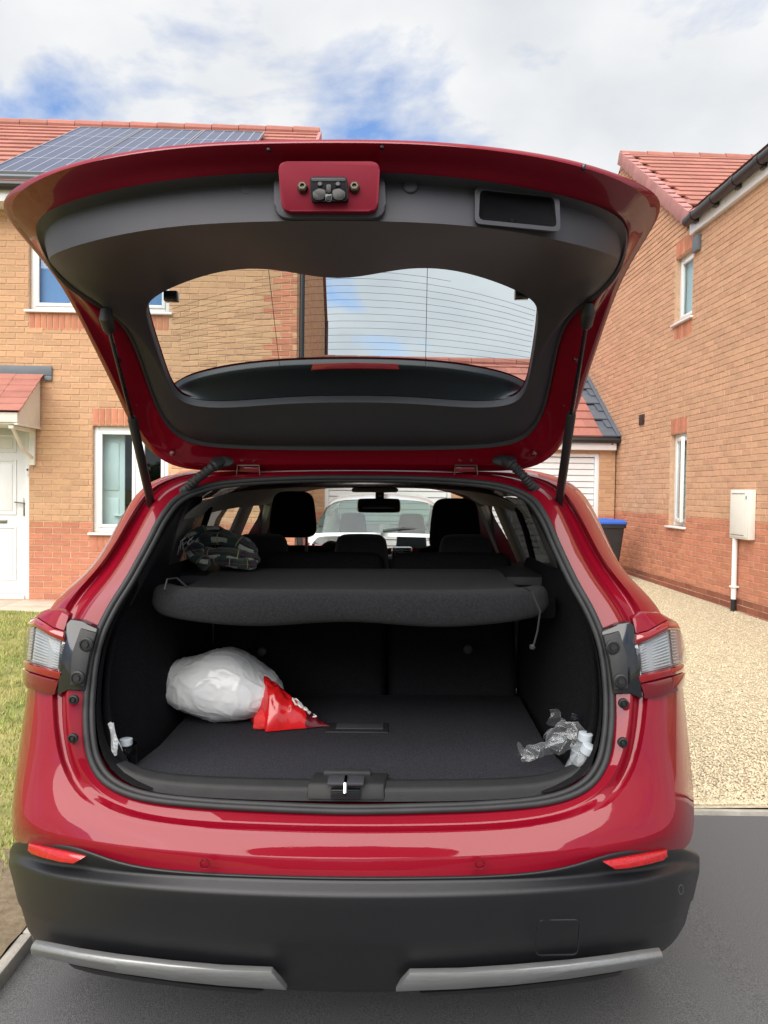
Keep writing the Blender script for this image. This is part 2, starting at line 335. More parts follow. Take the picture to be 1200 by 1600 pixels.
def unit_brick(mat, l=.215, h=.065, d=.05, ch=.004, name='brick'):
    """front face at y = 0 looking towards -y"""
    a, b = l / 2, h / 2; v = [(-a + ch, 0, -b + ch), (a - ch, 0, -b + ch), (a - ch, 0, b - ch), (-a + ch, 0, b - ch), (-a, ch, -b), (a, ch, -b), (a, ch, b), (-a, ch, b), (-a, d, -b), (a, d, -b), (a, d, b), (-a, d, b)]
    f = [(0, 1, 2, 3)] + [(i, i + 4, (i + 1) % 4 + 4, (i + 1) % 4) for i in range(4)] + [(i + 4, i + 8, (i + 1) % 4 + 8, (i + 1) % 4 + 4) for i in range(4)]
    me = bpy.data.meshes.new(name); me.from_pydata(v, [], f); me.materials.append(mat); return me
BR = {k: unit_brick(M[k]) for k in ('buff', 'redbrick', 'engbrick', 'buff_pink')}
def courses(u0, u1, z0, z1, holes, kind, lim=None, T=None, jitter=.0012):
    """stretcher bond on the plane T (x along, z up): {kind: [matrices]}"""
    out = {}; n = int(round((z1 - z0) / .075))
    for r_ in range(n):
        z = z0 + r_ * .075 + .0375; x = u0 - (.1125 if r_ % 2 else 0); lo, hi = lim(z) if lim else (u0, u1)
        while x < u1:
            segs = [(max(x + .005, lo, u0), min(x + .220, hi, u1))]
            for (a, b, p, q) in holes:
                if p < z < q:
                    ns = []
                    for s0, s1 in segs:
                        if b <= s0 or a >= s1: ns.append((s0, s1)); continue
                        if a - .005 > s0: ns.append((s0, a - .005))
                        if b + .005 < s1: ns.append((b + .005, s1))
                    segs = ns
            for s0, s1 in segs:
                if s1 - s0 > .03:
                    cx = (s0 + s1) / 2; m_ = T @ Matrix.Translation((cx, random.uniform(-jitter, jitter) * 1.5, z + random.uniform(-jitter, jitter))) @ Matrix.Rotation(random.uniform(-.006, .006), 4, 'Y') @ Matrix.Diagonal(((s1 - s0) / .215, 1, 1, 1))
                    out.setdefault(kind(cx, z), []).append(m_)
            x += .225
    return out
def soldiers(a, b, z0, h, T):
    n = max(1, round((b - a) / .075)); w = (b - a) / n
    return [T @ Matrix.Translation((a + (i + .5) * w, -.001, z0 + h / 2)) @ Matrix.Rotation(R(90), 4, 'Y') @ Matrix.Diagonal(((h - .006) / .215, 1, (w - .010) / .065, 1)) for i in range(n)]
def wall_with_holes(u0, u1, z0, z1, holes, y0, y1):
    us = sorted({u0, u1, *[x for h in holes for x in h[:2] if u0 < x < u1]}); zs = sorted({z0, z1, *[x for h in holes for x in h[2:] if z0 < x < z1]}); mb = MB()
    for a, b in zip(us, us[1:]):
        for p, q in zip(zs, zs[1:]):
            if not any(h[0] <= (a + b) / 2 <= h[1] and h[2] <= (p + q) / 2 <= h[3] for h in holes): mb.box((a, y0, p), (b, y1, q))
    return mb
def window(parent, T, a, b, p, q, mull=(), rec=.06, sill=True, fw=.06, transom=()):
    """uPVC window in the opening a..b, p..q of the plane T: window > frame, pane, sill"""
    m = MB(); d0, d1 = rec, rec + .06
    m.box((a, d0, p), (a + fw, d1, q), .008, T).box((b - fw, d0, p), (b, d1, q), .008, T).box((a + fw, d0, q - fw), (b - fw, d1, q), .008, T).box((a + fw, d0, p), (b - fw, d1, p + fw), .008, T)
    for x in mull: m.box((x - .035, d0 + .002, p + fw), (x + .035, d1 - .002, q - fw), .006, T)
    w = m.build('window', M['upvc'], parent)
    xs = [a + fw] + [x for x in mull] + [b - fw]
    for i in range(len(xs) - 1):
        x0 = xs[i] + (.035 if i else 0); x1 = xs[i + 1] - (.035 if i + 1 < len(xs) - 1 else 0); s = .042
        f = MB(); e0, e1 = d0 - .014, d0 + .03
        f.box((x0, e0, p + fw), (x0 + s, e1, q - fw), .006, T).box((x1 - s, e0, p + fw), (x1, e1, q - fw), .006, T).box((x0 + s, e0, q - fw - s), (x1 - s, e1, q - fw), .006, T).box((x0 + s, e0, p + fw), (x1 - s, e1, p + fw + s), .006, T)
        f.build('sash', M['upvc'], w)
        MB().box((x0 + s, d0 + .018, p + fw + s), (x1 - s, d0 + .024, q - fw - s), 0, T).build('pane', M['glass'], w)
    if sill: MB().box((a - .045, -.045, p - .032), (b + .045, d0, p - .002), .008, T).build('sill', M['upvc'], w)
    return w

# ------------------------------------------------------------------ ground
def sheet(name, pts, z, mat, kind='structure', **kw):
    o = mesh(name, [(x, y, z if not callable(z) else z(x, y)) for x, y in pts], [tuple(range(len(pts)))], mat); o['kind'] = kind; return o
sheet('ground', [(-900, -900), (900, -900), (900, 900), (-900, 900)], -.02, M['lawnbase'])
dv_ = [(-1.12, -14, -.0144), (1.22, -14, .0184), (1.22, 3.42, .0184), (1.22, 13.2, .0184), (-1.12, 13.2, -.0144), (14, -14, .0184), (14, 3.42, .0184)]
drive = mesh('driveway', dv_, [(0, 1, 2, 3, 4), (1, 5, 6, 2)], M['tarmac']); drive['kind'] = 'structure'   # slight crossfall
KX = -1.12
mb = MB()
for i in range(8): mb.box((KX - .038, 1.5 + i * .915, -.05), (KX, 1.5 + i * .915 + .908, .034 + random.uniform(-.003, .003)), .006)
mb.build('edging_kerb', M['kerb'])['kind'] = 'structure'
mb = MB()
for i in range(10): mb.box((1.22 + i * .915, 3.42, -.05), (1.22 + i * .915 + .91, 3.447, .040), .004)
mb.build('gravel_edging', M['kerb'])['kind'] = 'structure'
# lawn with grass
def lawn_z(x, y): return .02 + .05 * max(0, (y - 3) / 6)
xs = np.linspace(-9, KX - .037, 26); ys = np.linspace(1, 8.55, 40)
v = [(x, y, lawn_z(x, y) + .012 * noise.noise(Vector((x * 2, y * 2, 0)))) for y in ys for x in xs]
f = [(j * 26 + i, j * 26 + i + 1, (j + 1) * 26 + i + 1, (j + 1) * 26 + i) for j in range(39) for i in range(25)]
mesh('lawn', v, f, M['lawnbase'], smooth=180)['kind'] = 'structure'
v = [(x, y, lawn_z(x, y) + .02 + .012 * noise.noise(Vector((x * 9, y * 9, 3))) - .03 * max(0, (abs(x + 1.3) - .12) * 4 + max(0, y - 2.75) * 2)) for y in np.linspace(1.6, 3.0, 30) for x in np.linspace(-1.75, KX - .037, 20)]
mesh('bare_soil', v, [(j * 20 + i, j * 20 + i + 1, (j + 1) * 20 + i + 1, (j + 1) * 20 + i) for j in range(29) for i in range(19)], M['soil'], smooth=180)['kind'] = 'structure'
n = 90000; gx = KX - .06 - rng.random(n) ** 1.5 * 3.6; gy = 1.6 + rng.random(n) ** .9 * 6.9
keep = ~((gy < 2.72 + .25 * np.sin(gx * 9)) & (gx > -1.72) & (rng.random(n) > .10)); gx, gy = gx[keep], gy[keep]; n = len(gx)
gz = .02 + .05 * np.maximum(0, (gy - 3) / 6); h = rng.uniform(.012, .036, n); an = rng.random(n) * 6.28; le = rng.uniform(.2, .9, n) * h; wd = rng.uniform(.0022, .004, n)
dx, dy = np.cos(an), np.sin(an)
V = np.stack([np.c_[gx - dy * wd, gy + dx * wd, gz], np.c_[gx + dy * wd, gy - dx * wd, gz], np.c_[gx + dx * le, gy + dy * le, gz + h]], 1).reshape(-1, 3)
def tri_mesh(name, V, F, mat):
    me = bpy.data.meshes.new(name); me.vertices.add(len(V)); me.vertices.foreach_set('co', V.astype(np.float32).ravel()); k = F.shape[1]
    me.loops.add(F.size); me.loops.foreach_set('vertex_index', F.astype(np.int32).ravel()); me.polygons.add(len(F)); me.polygons.foreach_set('loop_start', np.arange(0, F.size, k, dtype=np.int32)); me.update(calc_edges=True); me.validate()
    me.materials.append(mat); o = bpy.data.objects.new(name, me); COL.objects.link(o); return o
o = tri_mesh('grass', V, np.arange(3 * n).reshape(-1, 3), M['grass']); tag(o, 'short dry yellowish green grass of the front lawn', 'grass', kind='stuff')
# paving path before the left house
path = bpy.data.objects.new('paved_path', None); COL.objects.link(path); path['kind'] = 'structure'; path.matrix_world = FL.m
MB().box((-6, -.93, -.02), (2.83, -.02, .058)).build('path_bed', M['mortar'], path)
for i in range(14):
    for j in range(2):
        MB().box((-5.9 + i * .6, -.9 + j * .44, .03), (-5.9 + i * .6 + .592, -.9 + j * .44 + .432, .068 + random.uniform(-.002, .003)), .006).build('slab', M['slab'], path)
# gravel
def grav_z(x, y): return .035 + .02 * (x - 1.2) + .009 * (y - 3.4)
gv = [(x, y, grav_z(x, y)) for x, y in ((1.22, 3.446), (11, 3.446), (11, 8.3), (4.3, 8.3), (4.1, 13.1), (1.22, 13.1))]
mesh('gravel_bed', gv, [tuple(range(6))], M['gravelbase'])['kind'] = 'structure'
n = 95000; Y = 3.48 + 9.5 * rng.random(n) ** 2.0; X = 1.25 + rng.random(n) * 2.95
keep = (X / Y > .30) & (X / Y < .56) & (X < 4.14 - .03 * (Y - 8.43) - .03) | (Y < 4.4) & (X < 2.7) & (rng.random(n) < .7); X, Y = X[keep], Y[keep]; n = len(X)
base = np.array([(1, 0, 0), (-1, 0, 0), (0, 1, 0), (0, -1, 0), (0, 0, 1), (0, 0, -.6)], float); oct_f = np.array([(0, 2, 4), (2, 1, 4), (1, 3, 4), (3, 0, 4), (2, 0, 5), (1, 2, 5), (3, 1, 5), (0, 3, 5)])
an = rng.random(n) * 6.28; sx = rng.uniform(.005, .0115, n) ; sy = sx * rng.uniform(.6, 1, n); sz = sx * rng.uniform(.45, .8, n)
b = base[None] * np.stack([sx, sy, sz], 1)[:, None] + rng.normal(0, .0018, (n, 6, 3)); ca, sa = np.cos(an)[:, None], np.sin(an)[:, None]
V = np.stack([b[:, :, 0] * ca - b[:, :, 1] * sa + X[:, None], b[:, :, 0] * sa + b[:, :, 1] * ca + Y[:, None], b[:, :, 2] + (.035 + .02 * (X - 1.2) + .009 * (Y - 3.4) + rng.uniform(0, .006, n))[:, None]], 2).reshape(-1, 3)
F = (oct_f[None] + (np.arange(n) * 6)[:, None, None]).reshape(-1, 3)
o = tri_mesh('gravel', V, F, M['pebble']); tag(o, 'pale golden gravel between the drive and the right house', 'gravel', kind='stuff')

# ------------------------------------------------------------------ left house
lh = thing('brick_house', 'buff brick house with solar panels on its roof and a tiled door canopy', 'house', FL)
I4 = Matrix()
def fl(px, py, y=0): return FL.hit(px, py, 1, y)
LX0, LX1, LZ1 = -4.2, fl(463, 600).x, 5.02; DEP = 6.8; zp = 1.05
wu = (fl(45, 485).x, fl(264, 485).x, fl(45, 484).z, fl(45, 345).z); wl = (fl(144, 830).x, fl(262, 830).x, fl(150, 832).z, fl(150, 665).z)
dr = (fl(45, 800).x - 1.04, fl(45, 800).x, .07, fl(40, 655).z)
holes = [wu, wl, dr]
wall_with_holes(LX0, LX1, 0, LZ1, holes, .006, .25).build('mortar_wall', M['mortar'], lh)
qx = fl(415, 500).x
soH = [(wu[0], wu[1], wu[2] - .245, wu[2] - .03), (wl[0], wl[1], wl[3], wl[3] + .225)]
def lk(x, z):
    if z < zp: return 'redbrick'
    if x > qx and (int((z - .09) / .3) % 2 == 0 or x > qx + .15): return 'redbrick'
    return 'buff'
br = courses(LX0, LX1, .0, LZ1 - .1, holes + soH, lk, T=I4)
br['redbrick'] += soldiers(wu[0], wu[1], wu[2] - .245, .215, I4) + soldiers(wl[0], wl[1], wl[3] + .004, .215, I4) + soldiers(wl[0], wl[1], wl[2] - .245, .215, I4)
# gable end facing the drive, with its peak
TS = Matrix.Translation((LX1, 0, 0)) @ Matrix.Rotation(R(90), 4, 'Z')   # x along depth, front faces +x
RZ = 7.58; ev = DEP / 2
def gl_lim(z): return (0, DEP) if z < LZ1 else ((z - LZ1) / (RZ - .1 - LZ1) * ev, DEP - (z - LZ1) / (RZ - .1 - LZ1) * ev)
sb = courses(.0, DEP, 0, RZ - .3, [], lambda x, z: 'redbrick' if z < zp else 'buff', gl_lim, TS)
for k in sb: br.setdefault(k, []).extend(sb[k])
nb = {'buff': 200, 'redbrick': 100, 'engbrick': 0}
for k in br: pieces(lh, FL, 'brick', 'brickwork', BR[k], br[k], limit=nb[k])
mesh('gable_backing', [(LX1 - .012, 0, 0), (LX1 - .012, DEP, 0), (LX1 - .012, DEP, LZ1), (LX1 - .012, ev, RZ - .12), (LX1 - .012, 0, LZ1), (LX1 - .25, .25, 0), (LX1 - .25, DEP, 0), (LX1 - .25, DEP, LZ1), (LX1 - .25, ev, RZ - .12), (LX1 - .25, .25, LZ1)], [(0, 1, 2, 3, 4), (9, 8, 7, 6, 5), (1, 0, 5, 6), (2, 1, 6, 7), (3, 2, 7, 8), (4, 3, 8, 9), (0, 4, 9, 5)], M['mortar'], lh)
MB().box((LX0 - .2, DEP - .2, 0), (LX1 - .26, DEP, LZ1)).box((LX0 - .2, .02, 0), (LX0 - .003, DEP - .2, LZ1)).build('rear_wall', M['mortar'], lh)
w = window(lh, I4, *wu, mull=(fl(117, 450).x,)); w2 = window(lh, I4, *wl, mull=(fl(214, 750).x,))
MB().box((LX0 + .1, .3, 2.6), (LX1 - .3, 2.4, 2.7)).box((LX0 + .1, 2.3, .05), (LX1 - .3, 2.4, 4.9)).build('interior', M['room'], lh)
bl = MB(); bl.box((wu[0] + .06, .125, wu[2] + .06), (wu[1] - .06, .13, wu[3] - .06)); bl.build('pane_sheet', M['bluepane'], lh)  # blue sheet; the reflection in the upper panes is put into its colour
# white door solid standing in for a reflection in the ground-floor window
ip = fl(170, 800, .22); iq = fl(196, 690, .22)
idr = MB().box((ip.x - .25, .20, .1), (iq.x, .235, 2.6), .004).build('mirrored_door', M['upvc'], lh)
MB().box((iq.x - .28, .188, 1.45), (iq.x - .07, .199, 2.05), .004).box((iq.x - .28, .188, .7), (iq.x - .07, .199, 1.35), .004).box((iq.x - .12, .15, 1.12), (iq.x - .02, .187, 1.14), .005).build('mirrored_door_panel', M['upvc'], idr)
# front door
d0, d1, dz0, dz1 = dr
fr = MB().box((d1 - .07, .05, dz0), (d1, .13, dz1), .008).box((d0, .05, dz0), (d0 + .07, .13, dz1), .008).box((d0 + .07, .05, dz1 - .08), (d1 - .07, .13, dz1), .008).box((d0 + .07, .03, dz0), (d1 - .07, .13, dz0 + .06), .006).build('door_frame', M['upvc'], lh)
dl = MB().box((d0 + .075, .075, dz0 + .065), (d1 - .075, .115, dz1 - .085), .004).build('door', M['upvc'], lh)
pm = MB(); W2 = (d1 - d0 - .15)
for (za_, zb_) in ((.12, .42), (.46, .62), (.66, .9)):
    H = dz1 - dz0 - .15
    for k in (0, 1):
        xa = d0 + .075 + W2 * (.12 if k == 0 else .56); xb = xa + W2 * .32; p = dz0 + .07 + H * za_; q = dz0 + .07 + H * zb_
        if za_ == .46: p = dz0 + .07 + H * .47; q = dz0 + .07 + H * .80
        if za_ == .66: p = dz0 + .07 + H * .84; q = dz0 + .07 + H * .95
        if za_ == .12: p = dz0 + .07 + H * .08; q = dz0 + .07 + H * .40
        pm.box((xa, .062, p), (xa + .022, .08, q), .005).box((xb - .022, .062, p), (xb, .08, q), .005).box((xa + .022, .062, q - .022), (xb - .022, .08, q), .005).box((xa + .022, .062, p), (xb - .022, .08, p + .022), .005).box((xa + .05, .066, p + .05), (xb - .05, .08, q - .05), .008)
pm.build('panel', M['upvc'], dl)
hz = fl(35, 790).z; hx = fl(35, 790).x
MB().box((hx - .016, .055, hz - .13), (hx + .016, .076, hz + .1), .005).tube([(hx, .06, hz + .03), (hx, .03, hz + .03), (hx - .11, .025, hz + .04)], .009, 8).build('handle', M['steel'], dl)
lx = fl(3, 815); MB().box((lx.x - .2, .06, lx.z - .022), (lx.x + .03, .076, lx.z + .022), .005).build('letterbox', M['steel'], dl)
bp_ = fl(42, 736); MB().box((bp_.x - .016, .02, bp_.z - .05), (bp_.x + .016, .05, bp_.z + .045), .004).build('doorbell', M['upvc'], lh)
MB().box((bp_.x - .010, .008, bp_.z + .005), (bp_.x + .010, .0195, bp_.z + .03), .004).build('doorbell_button', M['pipe'], lh)
# canopy over the door
cw = fl(68, 585); cf = fl(28, 642, -.66); cx1 = cw.x; cx0 = d0 - .25; zt, zb = cw.z, cf.z
can = MB(); can.prism([(cx1 - .03, -.02, zb - .14), (cx1 - .03, -.62, zb - .14), (cx1 - .03, -.62, zb - .03), (cx1 - .03, -.02, zt - .05)], (-.025, 0, 0), .004).box((cx0, -.645, zb - .13), (cx1 - .03, -.62, zb - .015), .004).box((cx0, -.62, zb - .15), (cx1 - .056, -.02, zb - .13)).box((cx1 - .06, -.66, zb - .16), (cx1 - .02, -.02, zb - .141), .004)
cano = can.build('door_canopy', M['cream'], lh)
N = 6; tl = bpy.data.meshes.new('tile')
nz = Vector((0, zt - zb, .66)).normalized()
for r_ in range(N):
    for k in range(5):
        t0 = r_ / N; t1 = (r_ + 1.12) / N; xa = cx1 + .02 - (k + 1) * .335; xb = xa + .332
        if xb < cx0 - .1: continue
        p0 = Vector((0, -.68 + .66 * t0, zb + (zt - zb) * t0 + .02)); p1 = Vector((0, -.68 + .66 * min(1, t1), zb + (zt - zb) * min(1, t1) + .004))
        o = MB().prism([(xa, p0.y, p0.z), (xb, p0.y, p0.z), (xb, p1.y, p1.z), (xa, p1.y, p1.z)], (0, -.008, -.018), .003).build('tile', M['tile'], cano, 20)
fx = fl(82, 595); MB().box((cx0, -.03, zt - .02), (fx.x - .0, -.006, zt + .10), .004).box((cx1 + .02, -.03, fx.z), (fx.x, -.006, zt - .022), .004).build('flashing', M['lead'], lh)
gx_ = fl(52, 700).x
MB().box((gx_ - .035, -.05, fl(50, 727).z), (gx_ + .035, -.005, zb - .145), .006).tube([(gx_, -.04, fl(50, 715).z), (gx_, -.30, zb - .42), (gx_, -.58, zb - .17)], .022, 6).box((gx_ - .03, -.60, zb - .2), (gx_ + .03, -.05, zb - .161), .004).build('bracket', M['cream'], cano)
# eaves, roof tiles, solar panels
ez = LZ1; MB().box((LX0, -.28, ez - .14), (LX1 + .04, -.25, ez + .06), .004).box((LX0, -.25, ez - .14), (LX1 + .04, 0, ez - .12)).build('fascia', M['upvc'], lh)
MB().tube([(LX0, -.33, ez + .03), (LX1 + .05, -.33, ez + .03)], .055, 10).build('gutter', M['pipe'], lh)
pit = math.atan2(RZ - ez - .13, ev + .36); e0 = Vector((0, -.36, ez + .04)); LEN = (ev + .36) / math.cos(pit)
def roof_tiles(parent, frame, origin, T, x0, x1, length, mat, rest, gauge=.32, wid=.3, skip=None, name='roof_tile', limit=200):
    me = bpy.data.meshes.new(name); t = .026; a = wid / 2 - .0015
    v = [(-a, 0, 0), (a, 0, 0), (a, gauge + .06, 0), (-a, gauge + .06, 0), (-a, 0, t), (a, 0, t), (a, gauge + .06, t), (-a, gauge + .06, t), (-a * .96, -.003, t * .9)]
    me.from_pydata(v[:8], [], [(3, 2, 1, 0), (4, 5, 6, 7), (0, 1, 5, 4), (1, 2, 6, 5), (2, 3, 7, 6), (3, 0, 4, 7)]); me.materials.append(mat); out = []
    for r_ in range(int(length / gauge + .5)):
        nx = int((x1 - x0) / wid)
        for k in range(nx + 1):
            cx = x0 + (k + .5) * wid + (wid / 2 if r_ % 2 else 0)
            if cx - wid / 2 > x1 - .05: continue
            sc = 1
            if cx + wid / 2 > x1: s1 = x1; s0 = cx - wid / 2; cx = (s0 + s1) / 2; sc = (s1 - s0) / wid
            if skip and skip(cx, r_ * gauge): continue
            out.append(T @ Matrix.Translation((cx, r_ * gauge, .012 + random.uniform(0, .002))) @ Matrix.Rotation(-.075, 4, 'X') @ Matrix.Diagonal((sc, 1, 1, 1)))
    pieces(parent, frame, name, rest, me, out, limit=limit)
TR = Matrix.Translation(e0) @ Matrix.Rotation(pit, 4, 'X')
TI = TR.inverted()
def onroof(px, py):                              # photo point -> roof coordinates
    f2 = Frame(0, 0, 0); f2.m = FL.m @ TR; f2.i = f2.m.inverted(); return f2.hit(px, py, 2, .1)
pB = onroof(20, 268); pTL = onroof(125, 198); pTR = onroof(414, 207); v0, v1 = pB.y, pTL.y; pw = (pTR.x - pTL.x) / 3
sx0 = pTL.x
roof_tiles(lh, FL, None, TR, LX0, LX1 + .06, LEN, M['tile'], 'roof_tiling', skip=lambda x, y: sx0 + .3 < x < pTR.x - .3 and v0 + .1 < y < v1 - .6)
mesh('roof_deck', [TR @ Vector(p) for p in ((LX0, 0, -.005), (LX1 + .05, 0, -.005), (LX1 + .05, LEN, -.005), (LX0, LEN, -.005))] + [Vector((LX0, 2 * ev + .36, ez)), Vector((LX1 + .05, 2 * ev + .36, ez))], [(0, 1, 2, 3), (3, 2, 5, 4)], M['tile'], lh)
rt = TR @ Vector((0, LEN, .03))
for k in range(17):
    xa = LX1 + .06 - (k + 1) * .45
    MB().tube([(xa + .002, rt.y, rt.z - .02), (xa + .44, rt.y, rt.z - .025)], [.095, .088], 10).build('ridge_tile', M['tile'], lh)
MB().prism([TR @ Vector((LX1 + .03, 0, -.12)), TR @ Vector((LX1 + .03, LEN, -.12)), TR @ Vector((LX1 + .03, LEN, .035)), TR @ Vector((LX1 + .03, 0, .035))], (.05, 0, 0), .004).build('verge_cap', M['verge'], lh)
for k in range(3):
    xa = sx0 + k * pw + .008; xb = xa + pw - .016
    m = MB()
    for (a, b, p, q) in ((xa, xb, v0, v0 + .03), (xa, xb, v1 - .03, v1), (xa, xa + .022, v0 + .03, v1 - .03), (xb - .022, xb, v0 + .03, v1 - .03)): m.box((a, p, .07), (b, q, .105), 0, TR)
    sp = m.build('solar_panel', M['alu'], lh)
    MB().box((xa + .022, v0 + .03, .072), (xb - .022, v1 - .03, .098), 0, TR).build('cell_sheet', M['cell'], sp)
    m = MB()
    for i in range(1, 6): x = xa + (xb - xa) * i / 6; m.box((x - .004, v0 + .03, .0985), (x + .004, v1 - .03, .0995), 0, TR)
    for i in range(1, 4): y = v0 + (v1 - v0) * i / 4; m.box((xa + .022, y - .008, .1), (xb - .022, y + .008, .101), 0, TR)
    m.build('busbar', M['cellline'], sp)
MB().box((sx0, v0 - .12, .03), (pTR.x, v0 - .01, .075), 0, TR).build('panel_flashing', M['lead'], lh)
dp = LX1 + .06
MB().tube([(dp, .03, .05), (dp, .03, ez - .35), (dp - .05, -.2, ez - .1), (dp - .05, -.33, ez)], .034, 10).build('downpipe', M['pipe'], lh)
MB().tube([(LX1 + .03, DEP + .02, ez + .1), (LX1 + .03, DEP + .02, 2.95)], .04, 8).build('rear_downpipe', material('maroon_pvc', (.06, .015, .02), .5), lh)

# ------------------------------------------------------------------ right house
rh = thing('detached_house', 'buff brick house on the right with narrow white windows and a black gutter', 'house', FR)
TW = Matrix.Rotation(R(-90), 4, 'Z')             # x along -y (towards us), outside is -x
def fr_(px, py, x=0): return FR.hit(px, py, 0, x)
def rw(px, py): p = fr_(px, py); return -p.y, p.z    # wall coordinates u (towards us), z
ru = (rw(1055, 450)[0], rw(1082, 450)[0], rw(1068, 500)[1], rw(1068, 397)[1]); rl = (rw(1046, 750)[0], rw(1071, 750)[0], rw(1057, 822)[1], rw(1057, 678)[1])
RP = rw(1060, 806)[1]; fu, fz = rw(1084, 368); pk = rw(975, 246); U0 = pk[0] - (fu - pk[0]) - .1; U1 = 5.6; half = fu - pk[0]
fzb = fz
def rlim(z):
    if z < fzb: return U0, U1
    t = (z - fzb) / (pk[1] - fzb); return pk[0] - half * (1 - t), pk[0] + half * (1 - t)
wall_with_holes(U0, U1, 0, fzb, [ru, rl], .006, .25).build('mortar_wall', M['mortar'], rh).matrix_local = TW
mesh('gable_backing', [TW @ Vector(p) for p in ((pk[0] - half, .012, fzb), (pk[0] + half, .012, fzb), (pk[0], .012, pk[1]), (pk[0] - half, .2, fzb), (pk[0] + half, .2, fzb), (pk[0], .2, pk[1]))], [(0, 1, 2), (5, 4, 3), (0, 2, 5, 3), (1, 4, 5, 2)], M['mortar'], rh)
rs = [(ru[0], ru[1], ru[2] - .25, ru[2] - .03), (ru[0], ru[1], ru[3], ru[3] + .225), (rl[0], rl[1], rl[3], rl[3] + .225)]
bb = courses(U0, U1, .0, pk[1] - .1, [ru, rl] + rs, lambda x, z: 'engbrick' if z < .28 else 'redbrick' if z < RP else 'buff_pink', rlim, TW)
bb['redbrick'] += soldiers(ru[0], ru[1], ru[2] - .25, .215, TW) + soldiers(ru[0], ru[1], ru[3] + .004, .215, TW) + soldiers(rl[0], rl[1], rl[3] + .004, .215, TW)
for k in bb: pieces(rh, FR, 'brick', 'brickwork', BR[k], bb[k], limit={'buff_pink': 150, 'redbrick': 100, 'engbrick': 50}[k])
window(rh, TW, *ru, rec=.07); w = window(rh, TW, *rl, rec=.07)
MB().box((rl[0] + .09, .16, rl[2]), (rl[1] - .02, .18, rl[3]), 0, TW).build('curtain', M['pane_sheet'], rh)
MB().box((ru[0] + .07, .135, ru[2] + .06), (ru[1] - .07, .14, ru[3] - .06), 0, TW).build('pane_sheet', material('frosted_blind', (.62, .72, .80), .5), rh)
# open casement of the ground-floor window
oc = Matrix.Translation(TW @ Vector((rl[1] - .02, -.01, 0))) @ Matrix.Rotation(R(-90 - 14), 4, 'Z')
wd_ = rl[1] - rl[0] - .1
sa = MB()
for (a, b, p, q) in ((-wd_, -wd_ + .05, rl[2] + .06, rl[3] - .06), (-.05, 0, rl[2] + .06, rl[3] - .06), (-wd_ + .05, -.05, rl[3] - .11, rl[3] - .06), (-wd_ + .05, -.05, rl[2] + .06, rl[2] + .11)): sa.box((a, -.045, p), (b, 0, q), .006, oc)
sa.build('open_sash', M['upvc'], rh)
MB().box((-wd_ + .05, -.025, rl[2] + .11), (-.05, -.019, rl[3] - .11), 0, oc).build('sash_pane', M['glass'], rh)
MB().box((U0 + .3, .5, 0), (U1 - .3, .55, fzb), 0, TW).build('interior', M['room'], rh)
# fascia, gutter, soffit of the near wing
MB().box((fu, -.06, fz - .0), (U1, .0105, fz + .24), .004, TW).build('fascia', M['upvc'], rh)
gz0 = fz + .27
ga = rw(1072, 346); gu = fr_(1072, 347, -.12); 
MB().tube([TW @ Vector((-gu.y, .12 - .24, gu.z)), TW @ Vector((U1, -.12, gu.z))], .062, 12).build('gutter', M['pipe'], rh)
mb = MB()
for k in range(9): uu = -gu.y + .22 + k * .55; mb.box((uu - .05, -.1, gu.z - .085), (uu + .05, -.062, gu.z - .02), .004, TW).tube([TW @ Vector((uu - .04, -.12, gu.z)), TW @ Vector((uu + .04, -.12, gu.z))], .07, 12)
mb.build('gutter_clip', M['pipe'], rh)
# far wing: ridge runs into the house (local +x)
vz0 = rw(1083, 338)
vb = Vector((0, -vz0[0], vz0[1])); vp = Vector((0, -pk[0], pk[1] + .03)); sl_ = (vp - vb); SL = sl_.length; pr = math.atan2(sl_.z, sl_.y)
TR2 = Matrix.Translation((-.05, vb.y, vb.z)) @ Matrix.Rotation(pr, 4, 'X')
roof_tiles(rh, FR, None, TR2, .1, 6, SL, M['tile'], 'roof_tiling', gauge=.235, limit=150)
mesh('roof_deck', [TR2 @ Vector(p) for p in ((.05, -.3, -.01), (6.5, -.3, -.01), (6.5, SL, -.01), (.05, SL, -.01))] + [Vector((6.5, vp.y + 3, vb.z)), Vector((.0, vp.y + 3, vb.z))], [(0, 1, 2, 3), (3, 2, 4, 5)], M['tile'], rh)
nv_ = int(SL / .235)
for k in range(nv_ + 1):
    y0 = k * .235; MB().box((-.02, y0, -.15 + .0), (.012, y0 + .233, .05), .004, TR2 @ Matrix.Translation((0, y0, 0)) @ Matrix.Rotation(-.075, 4, 'X') @ Matrix.Translation((0, -y0, .012))).box((.0125, y0, .035), (.11, y0 + .225, .052), .004, TR2 @ Matrix.Translation((0, y0, 0)) @ Matrix.Rotation(-.075, 4, 'X') @ Matrix.Translation((0, -y0, .012))).build('verge_tile', M['verge'], rh)
for k in range(14): MB().tube([(-.06 + k * .45, vp.y + .02, vp.z - .0), (.384 + k * .45, vp.y + .02, vp.z - .006)], [.09, .083], 10).build('ridge_tile', M['tile'], rh)
# near-wing roof rising away from the gutter
mesh('near_roof', [(-.1, -fu, fz + .3), (-.1, -U1, fz + .3), (3.2, -U1, fz + 2.4), (3.2, -fu, fz + 2.4), (3.2, -U1, .0), (3.2, -fu, 0)], [(0, 1, 2, 3), (3, 2, 4, 5)], M['tile'], rh)
